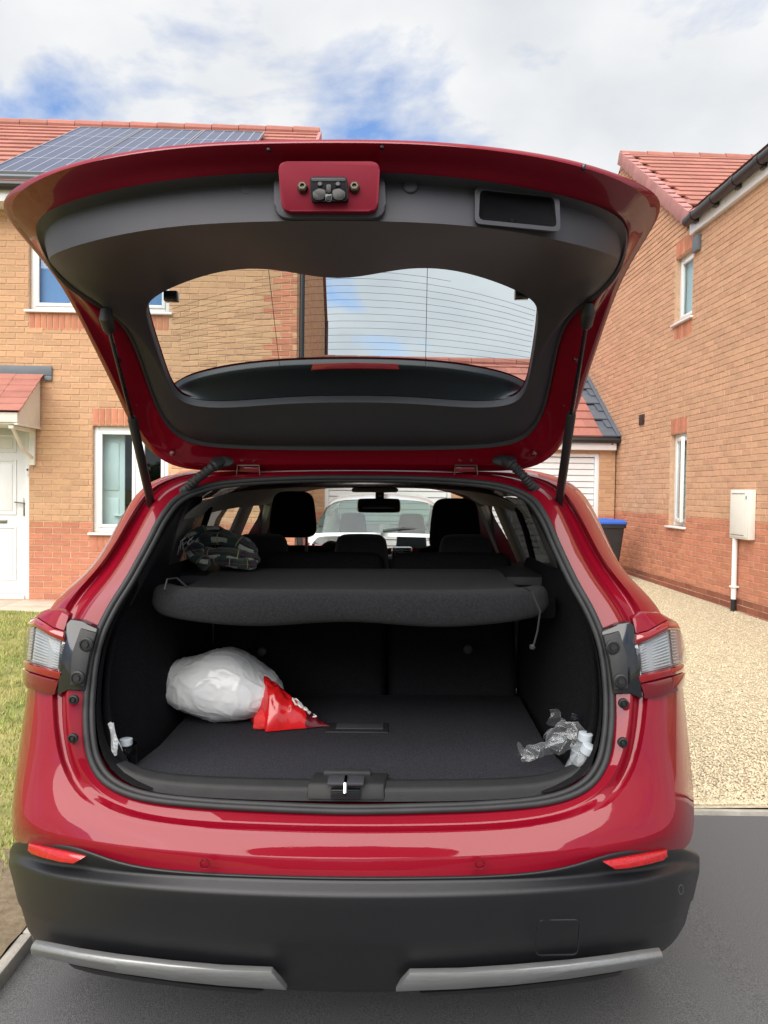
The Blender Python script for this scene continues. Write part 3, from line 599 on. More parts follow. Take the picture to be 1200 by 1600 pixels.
# vents and meter box
a = rw(1087, 380); b = rw(1096, 380); MB().box((a[0], -.05, rw(1091, 393)[1]), (b[0], -.0, rw(1091, 369)[1]), .006, TW).build('wall_vent', M['lead'], rh)
a = rw(1000, 656); b = rw(1007, 656); MB().box((a[0], -.02, rw(1003, 664)[1]), (b[0], .01, rw(1003, 648)[1]), .003, TW).build('air_brick', M['pipe'], rh)
a = rw(1141, 800)[0]; 
m0 = FR.hit(1139, 801, 0, -.09); m1 = FR.hit(1169, 803, 0, -.09); mt_ = FR.hit(1153, 765, 0, -.09).z; mb_ = FR.hit(1153, 842, 0, -.09).z
mbx = MB().box((-m0.y, -.078, mb_), (-m1.y, -.004, mt_), .006, TW).build('meter_box', M['cream'], rh)
MB().box((-m0.y + .02, -.088, mb_ + .02), (-m1.y - .02, -.080, mt_ - .02), .004, TW).build('meter_door', M['cream'], mbx)
mb = MB()
for zz_ in (mt_ - .05, mb_ + .04): mb.box((-m0.y + .05, -.0905, zz_), (-m1.y - .09, -.0885, zz_ + .008), 0, TW)
mb.box((-m1.y - .065, -.0905, mt_ - .11), (-m1.y - .045, -.0885, mt_ - .07), 0, TW).build('meter_slot', M['lead'], mbx)
pu = FR.hit(1147, 900, 0, -.045); pz = FR.hit(1146, 936, 0, -.045).z
mp_ = MB().tube([(-.045, pu.y, mb_ - .0), (-.045, pu.y, pz)], .030, 12).box((-.082, pu.y - .04, (mb_ + pz) / 2 - .22), (-.005, pu.y + .04, (mb_ + pz) / 2 - .2)).build('meter_pipe', M['upvc'], rh)
MB().tube([(-.045, pu.y, pz), (-.045, pu.y, .02)], .031, 12).build('pipe_sleeve', M['pipe'], rh)

# ------------------------------------------------------------------ garages
gg = thing('garage_block', 'low double garage with white slatted doors and a red tiled roof', 'garage', FG)
def fg(px, py): return FG.hit(px, py, 1, 0)
gzt = 2.36; G1x = -.01; doors = [(fg(737, 800).x, fg(935, 800).x), (fg(507, 800).x, fg(705, 800).x)]; gdz = fg(900, 707).z; GX0 = doors[1][0] - .35; gp = fg(940, 803).z
hl = [(a, b, 0.0, gdz) for a, b in doors]
wall_with_holes(GX0, G1x, 0, gzt, hl, .006, .22).build('mortar_wall', M['mortar'], gg)
gb = courses(GX0, G1x, .0, gzt, hl, lambda x, z: 'redbrick' if z < gp else 'buff', T=I4)
for k in gb: pieces(gg, FG, 'brick', 'brickwork', BR[k], gb[k], limit=120)
MB().box((GX0, .22, 0), (GX0 + .2, 4.5, gzt)).box((G1x - .2, .22, 0), (G1x - .003, 4.5, gzt)).box((GX0 + .2, 4.3, 0), (G1x - .2, 4.5, gzt)).build('side_walls', M['mortar'], gg)
for a, b in doors:
    fr = MB().box((a, .02, .02), (a + .07, .12, gdz), .006).box((b - .07, .02, .02), (b, .12, gdz), .006).box((a + .07, .02, gdz - .075), (b - .07, .12, gdz), .006).build('garage_door', M['upvc'], gg)
    ns = 20; hgt = (gdz - .1) / ns
    for i in range(ns):
        z0 = .02 + i * hgt
        MB().prism([(a + .075, .07, z0), (a + .075, .055, z0 + .012), (a + .075, .07 - .004, z0 + hgt - .006), (a + .075, .09, z0 + hgt - .006), (a + .075, .09, z0)], (b - a - .15, 0, 0)).build('slat', M['upvc'], fr, 20)
MB().box((GX0 - .1, -.13, gzt - .12), (G1x - .03, -.1, gzt + .03), .004).box((GX0 - .1, -.1, gzt - .12), (G1x - .03, 0, gzt - .1)).build('fascia', M['upvc'], gg)
MB().tube([(GX0 - .1, -.17, gzt + .045), (G1x + .02, -.17, gzt + .045)], .05, 10).box((G1x - .12, -.13, gzt - .03), (G1x - .09, -.05, gzt + .0)).build('gutter', M['pipe'], gg)
gpit = R(34); TG = Matrix.Translation((0, -.17, gzt + .09)) @ Matrix.Rotation(gpit, 4, 'X'); GLEN = 2.4 / math.cos(gpit)
roof_tiles(gg, FG, None, TG, GX0 - .1, -.30, GLEN, M['tile'], 'roof_tiling', gauge=.30, limit=120)
roof_tiles(gg, FG, None, TG, -.30, .0, GLEN, M['greytile'], 'grey_tiling', gauge=.30, name='grey_roof_tile', limit=60)
rg = TG @ Vector((0, GLEN, 0))
mesh('roof_deck', [TG @ Vector((GX0 - .1, 0, -.01)), TG @ Vector((0.02, 0, -.01)), TG @ Vector((.02, GLEN, -.01)), TG @ Vector((GX0 - .1, GLEN, -.01)), Vector((.02, 4.7, gzt + .05)), Vector((GX0 - .1, 4.7, gzt + .05))], [(0, 1, 2, 3), (3, 2, 4, 5)], M['greytile'], gg)
for k in range(12): MB().tube([(.02 - k * .45, rg.y, rg.z + .02), (-.42 - k * .45, rg.y, rg.z + .025)], [.1, .09], 10).build('ridge_tile', M['tile'], gg)
vb_ = MB(); vb_.box((-.06, -.02, .03), (.05, GLEN, .055), .004, TG).box((.05, -.02, -.16), (.06, GLEN, .056), .002, TG)
for k in range(int(GLEN / .15)): vb_.box((.045, k * .15, .05), (.075, k * .15 + .05, .085), 0, TG)
vb_.build('dry_verge', M['greytile'], gg)

# ------------------------------------------------------------------ wheelie bin
bc = FG.hit(945, 812, 1, -1.15); bn = thing('wheelie_bin', 'black wheeled refuse bin with a blue lid beside the garage', 'bin', FG, (FG.hit(936, 850, 1, -1.2).x, -1.2, .1))
hb = FG.hit(940, 815, 1, -1.4).z - .1
def rect(w, d, z, r=.05):
    p = []
    for sx_, sy_, a0 in ((1, 1, 0), (-1, 1, 90), (-1, -1, 180), (1, -1, 270)):
        for q in range(4): an = R(a0 + q * 30); p.append((sx_ * (w - r) + r * math.cos(an), sy_ * (d - r) + r * math.sin(an), z))
    return p
def stack(loops):
    b = bmesh.new(); rr = [[b.verts.new(p) for p in l] for l in loops]; n = len(loops[0])
    for A, B in zip(rr, rr[1:]):
        for k in range(n): b.faces.new((A[k], A[(k + 1) % n], B[(k + 1) % n], B[k]))
    b.faces.new(rr[0][::-1]); b.faces.new(rr[-1]); m = MB(); m.bm.free(); m.bm = b; return m
stack([rect(.22, .26, .03), rect(.235, .28, .3), rect(.285, .35, hb - .1), rect(.285, .35, hb - .095), rect(.31, .37, hb - .09), rect(.31, .37, hb - .03)]).build('bin_body', M['bin'], bn)
stack([rect(.318, .385, hb - .03), rect(.318, .385, hb), rect(.29, .35, hb + .03), rect(.16, .2, hb + .045)]).build('lid', M['blue'], bn)
MB().tube([(-.25, .42, hb - .04), (.25, .42, hb - .04)], .016, 8).box((-.2, .37, hb - .06), (-.16, .42, hb - .03)).box((.16, .37, hb - .06), (.2, .42, hb - .03)).build('handle', M['bin'], bn)
for sx_ in (-1, 1): MB().lathe([(.1, -.025), (.1, .025)], 16, Matrix.Translation((sx_ * .25, .28, .1)) @ Matrix.Rotation(R(90), 4, 'Y')).build('wheel', M['tyre'], bn)
MB().lathe([(.03, 0), (.03, .006)], 14, Matrix.Translation((.0, -.325, hb - .32)) @ Matrix.Rotation(R(100), 4, 'X')).build('emblem', M['lead'], bn)
# ------------------------------------------------------------------ across the street
fe = thing('garden_fence', 'grey close-boarded wooden fence across the street', 'fence', None, (0, -11, 0))
M['timber'] = material('weathered_timber', (.24, .20, .155), .85, rnd=.15, var=.2, vscale=6, stretch=(1, 1, .15))
fm = bpy.data.meshes.new('board'); fm.from_pydata([(a, b, z) for z in (0.05, 1.75) for a, b in ((-.072, 0), (.072, 0), (.072, .02), (-.072, .014))], [], [(0, 1, 5, 4), (1, 2, 6, 5), (2, 3, 7, 6), (3, 0, 4, 7), (4, 5, 6, 7), (3, 2, 1, 0)]); fm.materials.append(M['timber'])
for k in range(110):
    o = bpy.data.objects.new('board', fm); link(o, fe); o.location = (-8.2 + k * .15, random.uniform(-.004, .004), random.uniform(-.015, .015))
for k in range(10): MB().box((-8.3 + k * 1.83, -.10, 0), (-8.2 + k * 1.83, -.003, 1.8), .006).build('fence_post', M['timber'], fe)
he = thing('hedge', 'clipped green hedge beyond the fence across the street', 'hedge', None, (0, -13, 0))
n = 9000; hx = rng.uniform(-9, 9, n); hy = rng.normal(0, .45, n); hz = rng.uniform(.3, 2.7, n) + .25 * np.sin(hx * 1.7); dd = rng.normal(0, 1, (n, 3, 3)) * .09
o = tri_mesh('foliage', (np.stack([hx, hy, hz], 1)[:, None] + dd).reshape(-1, 3), np.arange(3 * n).reshape(-1, 3), material('hedge_leaves', (.075, .12, .03), .6, rnd=.4)); o.parent = he; o['kind'] = 'stuff'
MB().box((-8.8, -.3, 0), (8.8, .3, 2.2), .1).build('inner_growth', material('hedge_shade', (.03, .045, .015), .9), he)
# ------------------------------------------------------------------ the red car
car = thing('red_car', 'red crossover car parked on the drive with its tailgate wide open', 'car', FC)
def off(pts, d): d = Vector(d); return [Vector(p) + d for p in pts]
# rear shell: loops from the seal outwards, right half, bottom centre to roof centre
L1 = C((545,1268,.135),(660,1266,.137),(770,1262,.143),(860,1253,.152),(915,1233,.165),(944,1200,.185),(956,1150,.208),(958,1085,.24),(950,1015,.268),(930,960,.30),(900,905,.35),(874,850,.41),(854,805,.47),(830,775,.53),(785,757,.58),(720,749,.61),(640,745,.62),(552,744,.625))
L2 = C((545,1289,0.11),(660,1288,0.11),(775,1285,0.116),(868,1273,0.126),(926,1249,0.142),(962,1210,0.158),(980,1155,0.188),(987,1085,0.225),(984,1012,0.258),(962,955,0.3),(921,905,0.352),(893,850,0.412),(872,800,0.475),(851,766,0.535),(800,748,0.59),(730,741,0.625),(640,738,0.635),(553,737,0.64))
L2b = C((545,1292,0.108),(660,1291,0.108),(776,1288,0.114),(870,1276,0.124),(929,1252,0.14),(966,1212,0.162),(984,1156,0.192),(990,1086,0.23),(989,1010,0.265),(967,953,0.315),(927,904,0.372),(899,850,0.437),(878,799,0.5),(855,764,0.55),(803,746,0.6),(731,740,0.63),(640,737,0.64),(553,736,0.645))
L3 = C((545,1300,0.072),(660,1299,0.074),(780,1296,0.082),(880,1284,0.097),(940,1259,0.122),(978,1215,0.188),(994,1156,0.218),(999,1085,0.262),(998,1006,0.315),(977,950,0.375),(937,902,0.45),(909,850,0.515),(886,798,0.57),(861,760,0.6),(808,742,0.635),(734,738,0.648),(640,736,0.652),(553,735,0.654))
L3b = C((545,1303,0.068),(660,1302,0.07),(781,1299,0.078),(882,1287,0.093),(944,1262,0.118),(983,1217,0.184),(1000,1157,0.214),(1007,1086,0.26),(1008,1004,0.316),(992,948,0.385),(951,899,0.465),(921,850,0.53),(897,797,0.58),(868,757,0.61),(811,740,0.64),(735,737,0.652),(640,735,0.657),(553,734,0.659))
L4 = C((545,1307,0.065),(660,1306,0.067),(782,1303,0.075),(885,1291,0.09),(948,1265,0.114),(988,1219,0.165),(1006,1157,0.196),(1013,1087,0.245),(1017,1003,0.305),(1002,945,0.37),(957,897,0.435),(928,850,0.49),(903,796,0.545),(874,755,0.59),(814,738,0.64),(736,736,0.655),(640,734,0.66),(553,733,0.662))
L4b = C((545,1326,0.047),(670,1325,0.049),(808,1320,0.057),(915,1306,0.073),(992,1285,0.099),(1030,1245,0.155),(1031,1175,0.207),(1029,1089,0.255),(1032,1004,0.315),(1018,942,0.4),(968,897,0.475),(939,850,0.53),(913,795,0.58),(882,752,0.62),(817,736,0.66),(737,735,0.67),(640,733,0.675),(553,732,0.677))
L5 = C((545,1341,0.028),(675,1340,0.031),(828,1334,0.044),(945,1321,0.07),(1032,1306,0.112),(1062,1274,0.175),(1049,1190,0.226),(1040,1091,0.268),(1046,1006,0.34),(1032,944,0.46),(978,900,0.54),(949,852,0.6),(922,796,0.64),(890,750,0.67),(820,735,0.68),(738,733,0.69),(640,731,0.695),(553,730,0.7))
L6 = C((545,1350,0.024),(677,1349,0.027),(832,1343,0.041),(950,1330,0.067),(1042,1315,0.118),(1080,1292,0.22),(1069,1190,0.29),(1059,1092,0.33),(1062,1015,0.43),(1036,950,0.56),(983,906,0.62),(955,857,0.68),(928,799,0.73),(896,750,0.76),(822,733,0.74),(740,731,0.74),(640,729,0.74),(553,728,0.74))
L7 = C((545,1376,0.016),(680,1375,0.02),(838,1368,0.04),(955,1350,0.08),(1052,1335,0.165),(1090,1322,0.32),(1081,1200,0.4),(1069,1096,0.44),(1062,1022,0.56),(1030,965,0.68),(983,912,0.74),(957,862,0.8),(932,802,0.85),(902,752,0.88),(826,731,0.86),(742,727,0.85),(640,725,0.85),(553,724,0.85))
shell = loft('body_shell', [off(L1, (0, .05, 0)), L1, L2, L2b, L3, L3b, L4, L4b, L5, L6, L7], M['paint'], car, sub=2, crease={1: .9, 2: .9, 3: .5, 4: .8, 5: .5, 6: .8, 8: .85})
# body sides, bonnet, roof: cross-sections along the car; first one overlaps the rear shell
def sec(y, ws, zs): return [Vector((w, y, z)) for w, z in zip(ws, zs)]
e7 = [L7[k] for k in range(5, 18)]
W0 = [.897,.903,.90,.89,.868,.79,.73,.66,.575,.44,.30,.15,0]; Z0 = [.62,.76,.90,1.0,1.075,1.22,1.33,1.435,1.50,1.545,1.565,1.575,1.58]
sides = [e7, sec(1.02, W0, Z0), sec(1.5, W0, [z + (.02 if z > 1.3 else 0) for z in Z0]), sec(2.0, W0, [z + (.025 if z > 1.3 else -.01) for z in Z0]), sec(2.45, W0, [z + (.01 if z > 1.3 else -.03) for z in Z0]),
         sec(2.75, W0, [.62,.76,.89,.98,1.04,1.16,1.27,1.37,1.43,1.475,1.50,1.51,1.515]), sec(3.38, [.895,.902,.895,.88,.855,.80,.76,.72,.64,.5,.33,.16,0], [.62,.75,.87,.94,1.0,1.035,1.055,1.07,1.08,1.09,1.10,1.105,1.105]),
         sec(3.75, [.89,.90,.88,.86,.83,.78,.72,.66,.58,.45,.3,.15,0], [.62,.73,.83,.90,.95,.975,.99,1.0,1.01,1.02,1.025,1.03,1.03]), sec(4.15, [.82,.83,.82,.80,.77,.72,.66,.6,.52,.42,.28,.14,0], [.6,.68,.75,.81,.85,.87,.885,.89,.9,.905,.91,.915,.915]), sec(4.33, [.66,.68,.68,.67,.65,.62,.58,.52,.46,.37,.25,.12,0], [.5,.57,.62,.66,.7,.73,.745,.75,.76,.765,.77,.77,.77]), sec(4.36, [.6,.6,.6,.6,.59,.57,.53,.48,.42,.34,.22,.1,0], [.3,.36,.42,.47,.5,.53,.55,.57,.58,.59,.595,.6,.6])]
vv, ff, wf, sf = [], [], [], []
for sg in (1, -1):
    o0 = len(vv); vv += [Vector((sg * p.x, p.y, p.z)) for s_ in sides for p in s_]
    for i in range(len(sides) - 1):
        for k in range(12):
            q = (o0 + i * 13 + k, o0 + i * 13 + k + 1, o0 + (i + 1) * 13 + k + 1, o0 + (i + 1) * 13 + k)
            if i == 5 and k >= 8: wf.append(q)
            elif i in (1, 2, 3, 4) and 4 <= k <= 6: sf.append(q)
            else: ff.append(q)
bs = mesh('body_panel', vv, ff, M['paint'], car, smooth=45)
md = bs.modifiers.new('smoothing', 'SUBSURF'); md.levels = md.render_levels = 1
def gl_mesh(name, quads, mat):
    ids = sorted({i for q in quads for i in q}); mp_ = {i: n for n, i in enumerate(ids)}
    return mesh(name, [vv[i] + Vector((0, 0, -.004)) for i in ids], [tuple(mp_[i] for i in q) for q in quads], mat, car, smooth=180)
gl_mesh('windscreen', wf, M['glass'])
for sg in (0, 1):
    h = len(vv) // 2; lim = 39 if sg else 52
    gl_mesh('side_window', [q for q in sf if (q[0] >= h) == bool(sg) and q[0] % h < lim], M['privacy'])
    gl_mesh('side_window', [q for q in sf if (q[0] >= h) == bool(sg) and q[0] % h >= lim], M['glass'])
# black lower cladding with wheel arches, wheels
def arch_poly(y0, y1, z0, z1, wheels, r):
    p = [(y0, z1), (y0, z0)]
    for wy in wheels:
        for k in range(13):
            an = math.pi - k * math.pi / 12; yy, z = wy + r * math.cos(an), .34 + r * math.sin(an)
            if z >= z0: p.append((yy, z))
    return p + [(y1, z0), (y1, z1)]
for sg in (-1, 1):
    P_ = arch_poly(.42, 4.2, .26, .63, (.84, 3.48), .40); b = bmesh.new()
    Pz = [(y, min(z, .735)) for y, z in P_]
    m = MB(); m.prism([(sg * .87, y, z if z < .62 else z) for y, z in [(y, z) for y, z in P_ if True][:0] or [(.42, .63), (.42, .30), (.47, .30)] ], (sg * .03, 0, 0))
    pts = [(y, z) for y, z in P_]
    # strip under the arches (kept below the arch crowns) and the arch lips
    m.box((min(sg * .86, sg * .90), 1.25, .26), (max(sg * .86, sg * .90), 3.07, .60), .012)
    for wy in (.84, 3.48):
        arc = [(wy + (.375) * math.cos(math.pi * k / 16), .34 + .375 * math.sin(math.pi * k / 16)) for k in range(17)]; arc2 = [(wy + .43 * math.cos(math.pi * k / 16), .34 + .43 * math.sin(math.pi * k / 16)) for k in range(17)]
        for k in range(16): m.prism([(sg * .872, *arc[k]), (sg * .872, *arc[k + 1]), (sg * .872, *arc2[k + 1]), (sg * .872, *arc2[k])], (sg * .038, 0, 0))
    m.build('wheel_arch_cladding', M['bumper'], car, 50)
    for wy in (.84, 3.48):
        T = Matrix.Translation((sg * .79, wy, .342)) @ Matrix.Rotation(R(90), 4, 'Y')
        w = MB().lathe([(.22, -.105), (.315, -.105), (.335, -.09), (.342, -.06), (.342, .06), (.335, .09), (.315, .105), (.22, .105)], 36, T).build('wheel', M['tyre'], car)
        m = MB().lathe([(.225, sg * .06), (.22, sg * .108), (.20, sg * .11), (.195, sg * .05)], 30, T)
        for k in range(5):
            an = k * 1.2566; T2 = T @ Matrix.Rotation(an, 4, 'Z'); m.box((.03, -.03, sg * .085 - .012), (.205, .03, sg * .085 + .012), .006, T2)
        m.lathe([(.05, sg * .06), (.05, sg * .1), (.03, sg * .105)], 16, T).build('rim', M['steel'], w)
    MB().box((min(sg * .45, sg * .70), .42, .5), (max(sg * .45, sg * .70), 1.3, .68)).build('wheel_well', M['bumper'], car)
MB().box((-.7, .25, .24), (.7, 4.1, .30), .02).box((-.62, .2, .3), (.62, 1.0, .62), .03).build('underbody', M['bumper'], car)
m = MB().box((-.55, 4.2, .3), (.55, 4.345, .62), .03); m.build('front_bumper', M['bumper'], car)

# rear bumper: rows top to bottom, columns centre to side
cols = [0., .005, .022, .045, .078, .125, .19, .26, .42]
X_ = [547, 680, 800, 890, 955, 1012, 1051, 1077, 1093]
def row(ys, dy, xs=None): return [c(x, y, b + d) for x, y, b, d in zip(xs or X_, ys, cols, dy if hasattr(dy, '__len__') else [dy] * 9)]
rows = [row([1370,1369,1366,1355,1329,1325,1323,1326,1336], [.02] * 9), row([1371,1370,1367,1356,1330,1326,1324,1328,1340], -.008), row([1374,1373,1370,1360,1335,1331,1329,1334,1345], -.012),
        row([1377,1376,1374,1370,1364,1360,1346,1344,1350], [-.01,-.01,-.01,.0,.012,.012,.0,-.01,-.01]), row([1399,1398,1394,1388,1382,1375,1364,1358,1358], -.034), row([1405,1404,1400,1394,1388,1381,1370,1363,1362], -.037),
        row([1476,1475,1471,1465,1458,1450,1440,1426,1405], [-.012] * 9, [545,680,800,890,955,1011,1046,1068,1083]), row([1483,1482,1478,1472,1465,1457,1447,1432,1410], [-.006] * 9, [545,680,800,890,954,1009,1043,1064,1079]),
        row([1516,1515,1510,1504,1496,1488,1480,1466,1445], [.02] * 9, [545,680,800,890,952,1004,1036,1056,1070]), row([1552,1549,1536,1524,1512,1502,1492,1478,1458], [.06,.06,.06,.06,.06,.06,.06,.05,.03], [545,680,800,888,948,998,1030,1050,1062]), row([1552,1549,1536,1524,1512,1502,1492,1478,1458], .3, [545,660,760,830,880,920,945,960,970])]
bump = loft('rear_bumper', rows, M['bumper'], car, closed=False, sub=2, crease={1: .6, 2: .4, 3: .6, 4: .75, 5: .6, 6: .75, 7: .6, 8: .6, 9: .7})
def cpoly(name, pts, y, mat, parent, depth=.008, bev=.002, mirror=False, smooth=30):
    """a thin solid whose face follows the given points; y a depth or one per point"""
    ys = y if hasattr(y, '__len__') else [y] * len(pts); P_ = [c(a, b, d) for (a, b), d in zip(pts, ys)]
    if mirror: P_ = [Vector((-p.x, p.y, p.z)) for p in P_]
    return MB().prism(P_, (0, depth, 0), bev).build(name, mat, parent, smooth)
def strip(name, top, bot, mat, parent, thick=.01, sg=1, sub=1, mid=None, bulge=0):
    """a curved strip between an upper and a lower row of points"""
    rws = [top] + ([mid] if mid else []) + [bot]; Lp = [[Vector((sg * p.x, p.y, p.z)) for p in r_] for r_ in rws]
    back = [[p + Vector((0, thick, 0)) for p in r_] for r_ in Lp[::-1]]; al = Lp + back; n = len(top); v = [p for l in al for p in l]; K = len(al); f = []
    for i in range(K):
        for k in range(n - 1): a, b = i * n, ((i + 1) % K) * n; f.append((a + k, a + k + 1, b + k + 1, b + k))
    f.append(tuple(i * n for i in range(K))); f.append(tuple(i * n + n - 1 for i in range(K))[::-1])
    o = mesh(name, v, f, mat, parent); bm = bmesh.new(); bm.from_mesh(o.data); bmesh.ops.recalc_face_normals(bm, faces=bm.faces[:])
    if sub: bmesh.ops.bevel(bm, geom=[e for e in bm.edges if e.calc_face_angle(0) > R(45)], offset=.0035, segments=2, profile=.6, affect='EDGES', clamp_overlap=True)
    bm.to_mesh(o.data); bm.free(); smooth_by_angle(o.data, 50); return o
for sg in (1, -1):
    # silver skid strip
    t = C((640,1521,-.012),(720,1520,-.012),(800,1515,-.005),(890,1507,.015),(955,1499,.045),(1005,1491,.09),(1034,1487,.125)); md_ = C((628,1536,-.010),(720,1531,-.013),(800,1526,-.007),(890,1517,.012),(955,1508,.038),(1005,1500,.083),(1037,1495,.12)); b = C((618,1550,.012),(720,1546,.012),(800,1540,.018),(890,1530,.036),(955,1520,.064),(1005,1511,.107),(1037,1505,.142))
    strip('skid_strip', t, b, M['silver'], bump, .02, sg, 1, md_)
    t = C((655,1552,.02),(760,1546,.024),(860,1535,.04),(930,1525,.07),(975,1517,.10)); b = C((670,1557,.03),(760,1553,.034),(860,1543,.05),(930,1533,.08),(965,1525,.11))
    strip('lower_lip', t, b, M['bumper'], bump, .03, sg)
    # reflector lamp in its pocket
    t = C((940,1346,.062),(975,1341,.078),(1010,1335,.105),(1043,1329,.15)); md_ = C((950,1352,.058),(980,1348,.074),(1010,1343,.100),(1042,1338,.145)); b = C((962,1359,.062),(985,1357,.074),(1015,1351,.103),(1038,1345,.138))
    strip('reflector', t, b, M['reflector'], bump, .012, sg, 1, md_)
def ring_mark(px, py, y, r, mat, parent, name, sq=1.0, mirror=False):
    p = c(px, py, y); p.x = -p.x if mirror else p.x
    return MB().tube([p + Vector((r * sq * math.cos(a * .3142), 0, r * math.sin(a * .3142))) for a in range(20)], .0012, 5, closed=True).build(name, mat, parent)
for px, py, y in ((320,1350,-.003),(750,1350,.008)):
    p = c(px, py, y); MB().lathe([(.0105, 0), (.0105, .002), (.009, .0028)], 20, Matrix.Translation(p + Vector((0, .003, 0))) @ Matrix.Rotation(R(90), 4, 'X')).build('parking_sensor', M['paint'], bump)
    ring_mark(px, py, y - .002, .0115, M['darkred'], bump, 'sensor_ring')
ring_mark(1064, 1390, .16, .0115, M['trim'], bump, 'sensor_ring', .5)
# tow-eye cover: a rounded square outline
p0, p1 = c(838, 1432, -.005), c(904, 1495, -.005); pts = []
for cx, cz, a0 in ((p1.x - .012, p0.z - .012, 0), (p0.x + .012, p0.z - .012, 90), (p0.x + .012, p1.z + .012, 180), (p1.x - .012, p1.z + .012, 270)):
    for k in range(5): pts.append((cx + .012 * math.cos(R(a0 + k * 22.5)), cz + .012 * math.sin(R(a0 + k * 22.5))))
def by(x, z):                                     # bumper face depth at (x, z)
    t_ = min(1, max(0, (z - .455) / .1)); return -.012 - .025 * t_ + .055 * max(0, x - .15) ** 1.6
twc = MB().tube([(x, by(x, z) + .003, z) for x, z in pts], .0019, 5, closed=True).build('tow_cover_joint', M['gloss_black'], bump)

# tail lamps
LR = [[(988,966,.27),(1003,957,.285),(1030,958,.33),(1040,966,.41),(1046,975,.56)], [(994,990,.25),(1013,985,.26),(1040,969,.31),(1054,972,.40),(1056,980,.56)], [(992,1009,.245),(1015,1000,.25),(1044,984,.30),(1058,984,.39),(1062,990,.56)],
      [(997,1056,.235),(1020,1051,.24),(1050,1043,.285),(1063,1038,.37),(1067,1038,.54)], [(1000,1068,.235),(1023,1063,.24),(1052,1055,.285),(1065,1050,.37),(1067,1050,.54)], [(1004,1091,.245),(1024,1087,.25),(1050,1080,.29),(1061,1072,.37),(1063,1068,.54)]]
LRp = [[c(a + (0, 0, 2, 4, 4)[k], b, d) for k, (a, b, d) in enumerate(r_)] for r_ in LR]
for sg in (1, -1):
    rt_ = strip('tail_light', LRp[0], LRp[1], M['paint'], car, .03, sg, 1)
    strip('upper_red_lens', off(LRp[1], (0, -.002, -.002)), LRp[2], M['redlens'], rt_, .03, sg, 1, lerp(off(LRp[1], (0, -.008, 0)), off(LRp[2], (0, -.008, 0)), .5))
    strip('clear_lens', off(LRp[2], (0, -.004, -.003)), off(LRp[3], (0, -.004, .002)), M['lens'], rt_, .006, sg, 1, lerp(off(LRp[2], (0, -.014, 0)), off(LRp[3], (0, -.014, 0)), .5))
    strip('lamp_housing', off(LRp[2], (0, .016, 0)), off(LRp[3], (0, .016, 0)), M['lampgrey'], rt_, .02, sg, 0)
    m = MB()
    for i in range(11):
        t_ = (i + .7) / 12; a = LRp[2][0].lerp(LRp[3][0], t_); b = LRp[2][2].lerp(LRp[3][2], t_); d = LRp[2][3].lerp(LRp[3][3], t_)
        for u0_, u1_, P0, P1 in ((.14, .42, a, b), (.46, .95, a, b), (.12, .7, b, d)):
            q0 = P0.lerp(P1, u0_) + Vector((0, .002, 0)); q1 = P0.lerp(P1, u1_) + Vector((0, .002, 0))
            m.prism([(sg * p.x, p.y + dy_, p.z + dz_) for p, dy_, dz_ in ((q0, 0, 0), (q1, 0, 0), (q1, .012, .0052), (q0, .012, .0052))], (0, .001, -.0018))
    m.build('reflector_ribs', M['lampback'], rt_, 20)
    strip('inner_edge', [LRp[2][0], LRp[2][0].lerp(LRp[2][1], .2)], [LRp[3][0], LRp[3][0].lerp(LRp[3][1], .2)], M['lampback'], rt_, .012, sg, 0)
    strip('red_band', off(LRp[3], (0, -.004, -.001)), LRp[4], M['redlens'], rt_, .03, sg, 1)
    strip('lower_red_lens', off(LRp[4], (.001, -.003, -.002)), off(LRp[5], (.004, -.010, 0)), M['darkred'], rt_, .03, sg, 1)
    # black bracket beside the lamp, with bolts
    t = C((940,986,.262),(966,975,.262),(985,972,.262),(999,985,.262)); ma = C((950,1030,.242),(968,1025,.238),(982,1022,.238),(1001,1025,.240)); b = C((958,1085,.222),(972,1084,.218),(985,1084,.218),(1003,1092,.232))
    br_ = strip('lamp_bracket', t, b, M['gloss_black'], car, .03, sg, 1, ma)
    t = C((942,993,.252),(955,990,.25),(968,986,.251)); ma = C((952,1030,.236),(966,1028,.232),(981,1026,.234)); b = C((959,1078,.218),(970,1077,.214),(982,1076,.216))
    strip('bracket_plate', t, b, M['black'], br_, .012, sg, 1, ma)
    for px, py, y in ((957,1011,.238),(969,1064,.217)):
        p = c(px, py, y); T = Matrix.Translation((sg * p.x, p.y, p.z)) @ Matrix.Rotation(R(90), 4, 'X')
        MB().lathe([(.018, 0), (.018, .004), (.014, .006), (.013, .003), (.008, .003), (.007, .008)], 18, T).build('bolt', M['black'], br_)
    for px, py, y in ((974,1099,.198),(973,1160,.172)):
        p = c(px, py, y); T = Matrix.Translation((sg * p.x, p.y, p.z)) @ Matrix.Rotation(R(97), 4, 'X')
        MB().lathe([(.0125, -.004), (.0125, .003), (.009, .0045), (.008, .001), (.006, .001), (.004, .006)], 20, T).build('rubber_plug', M['black'], car)

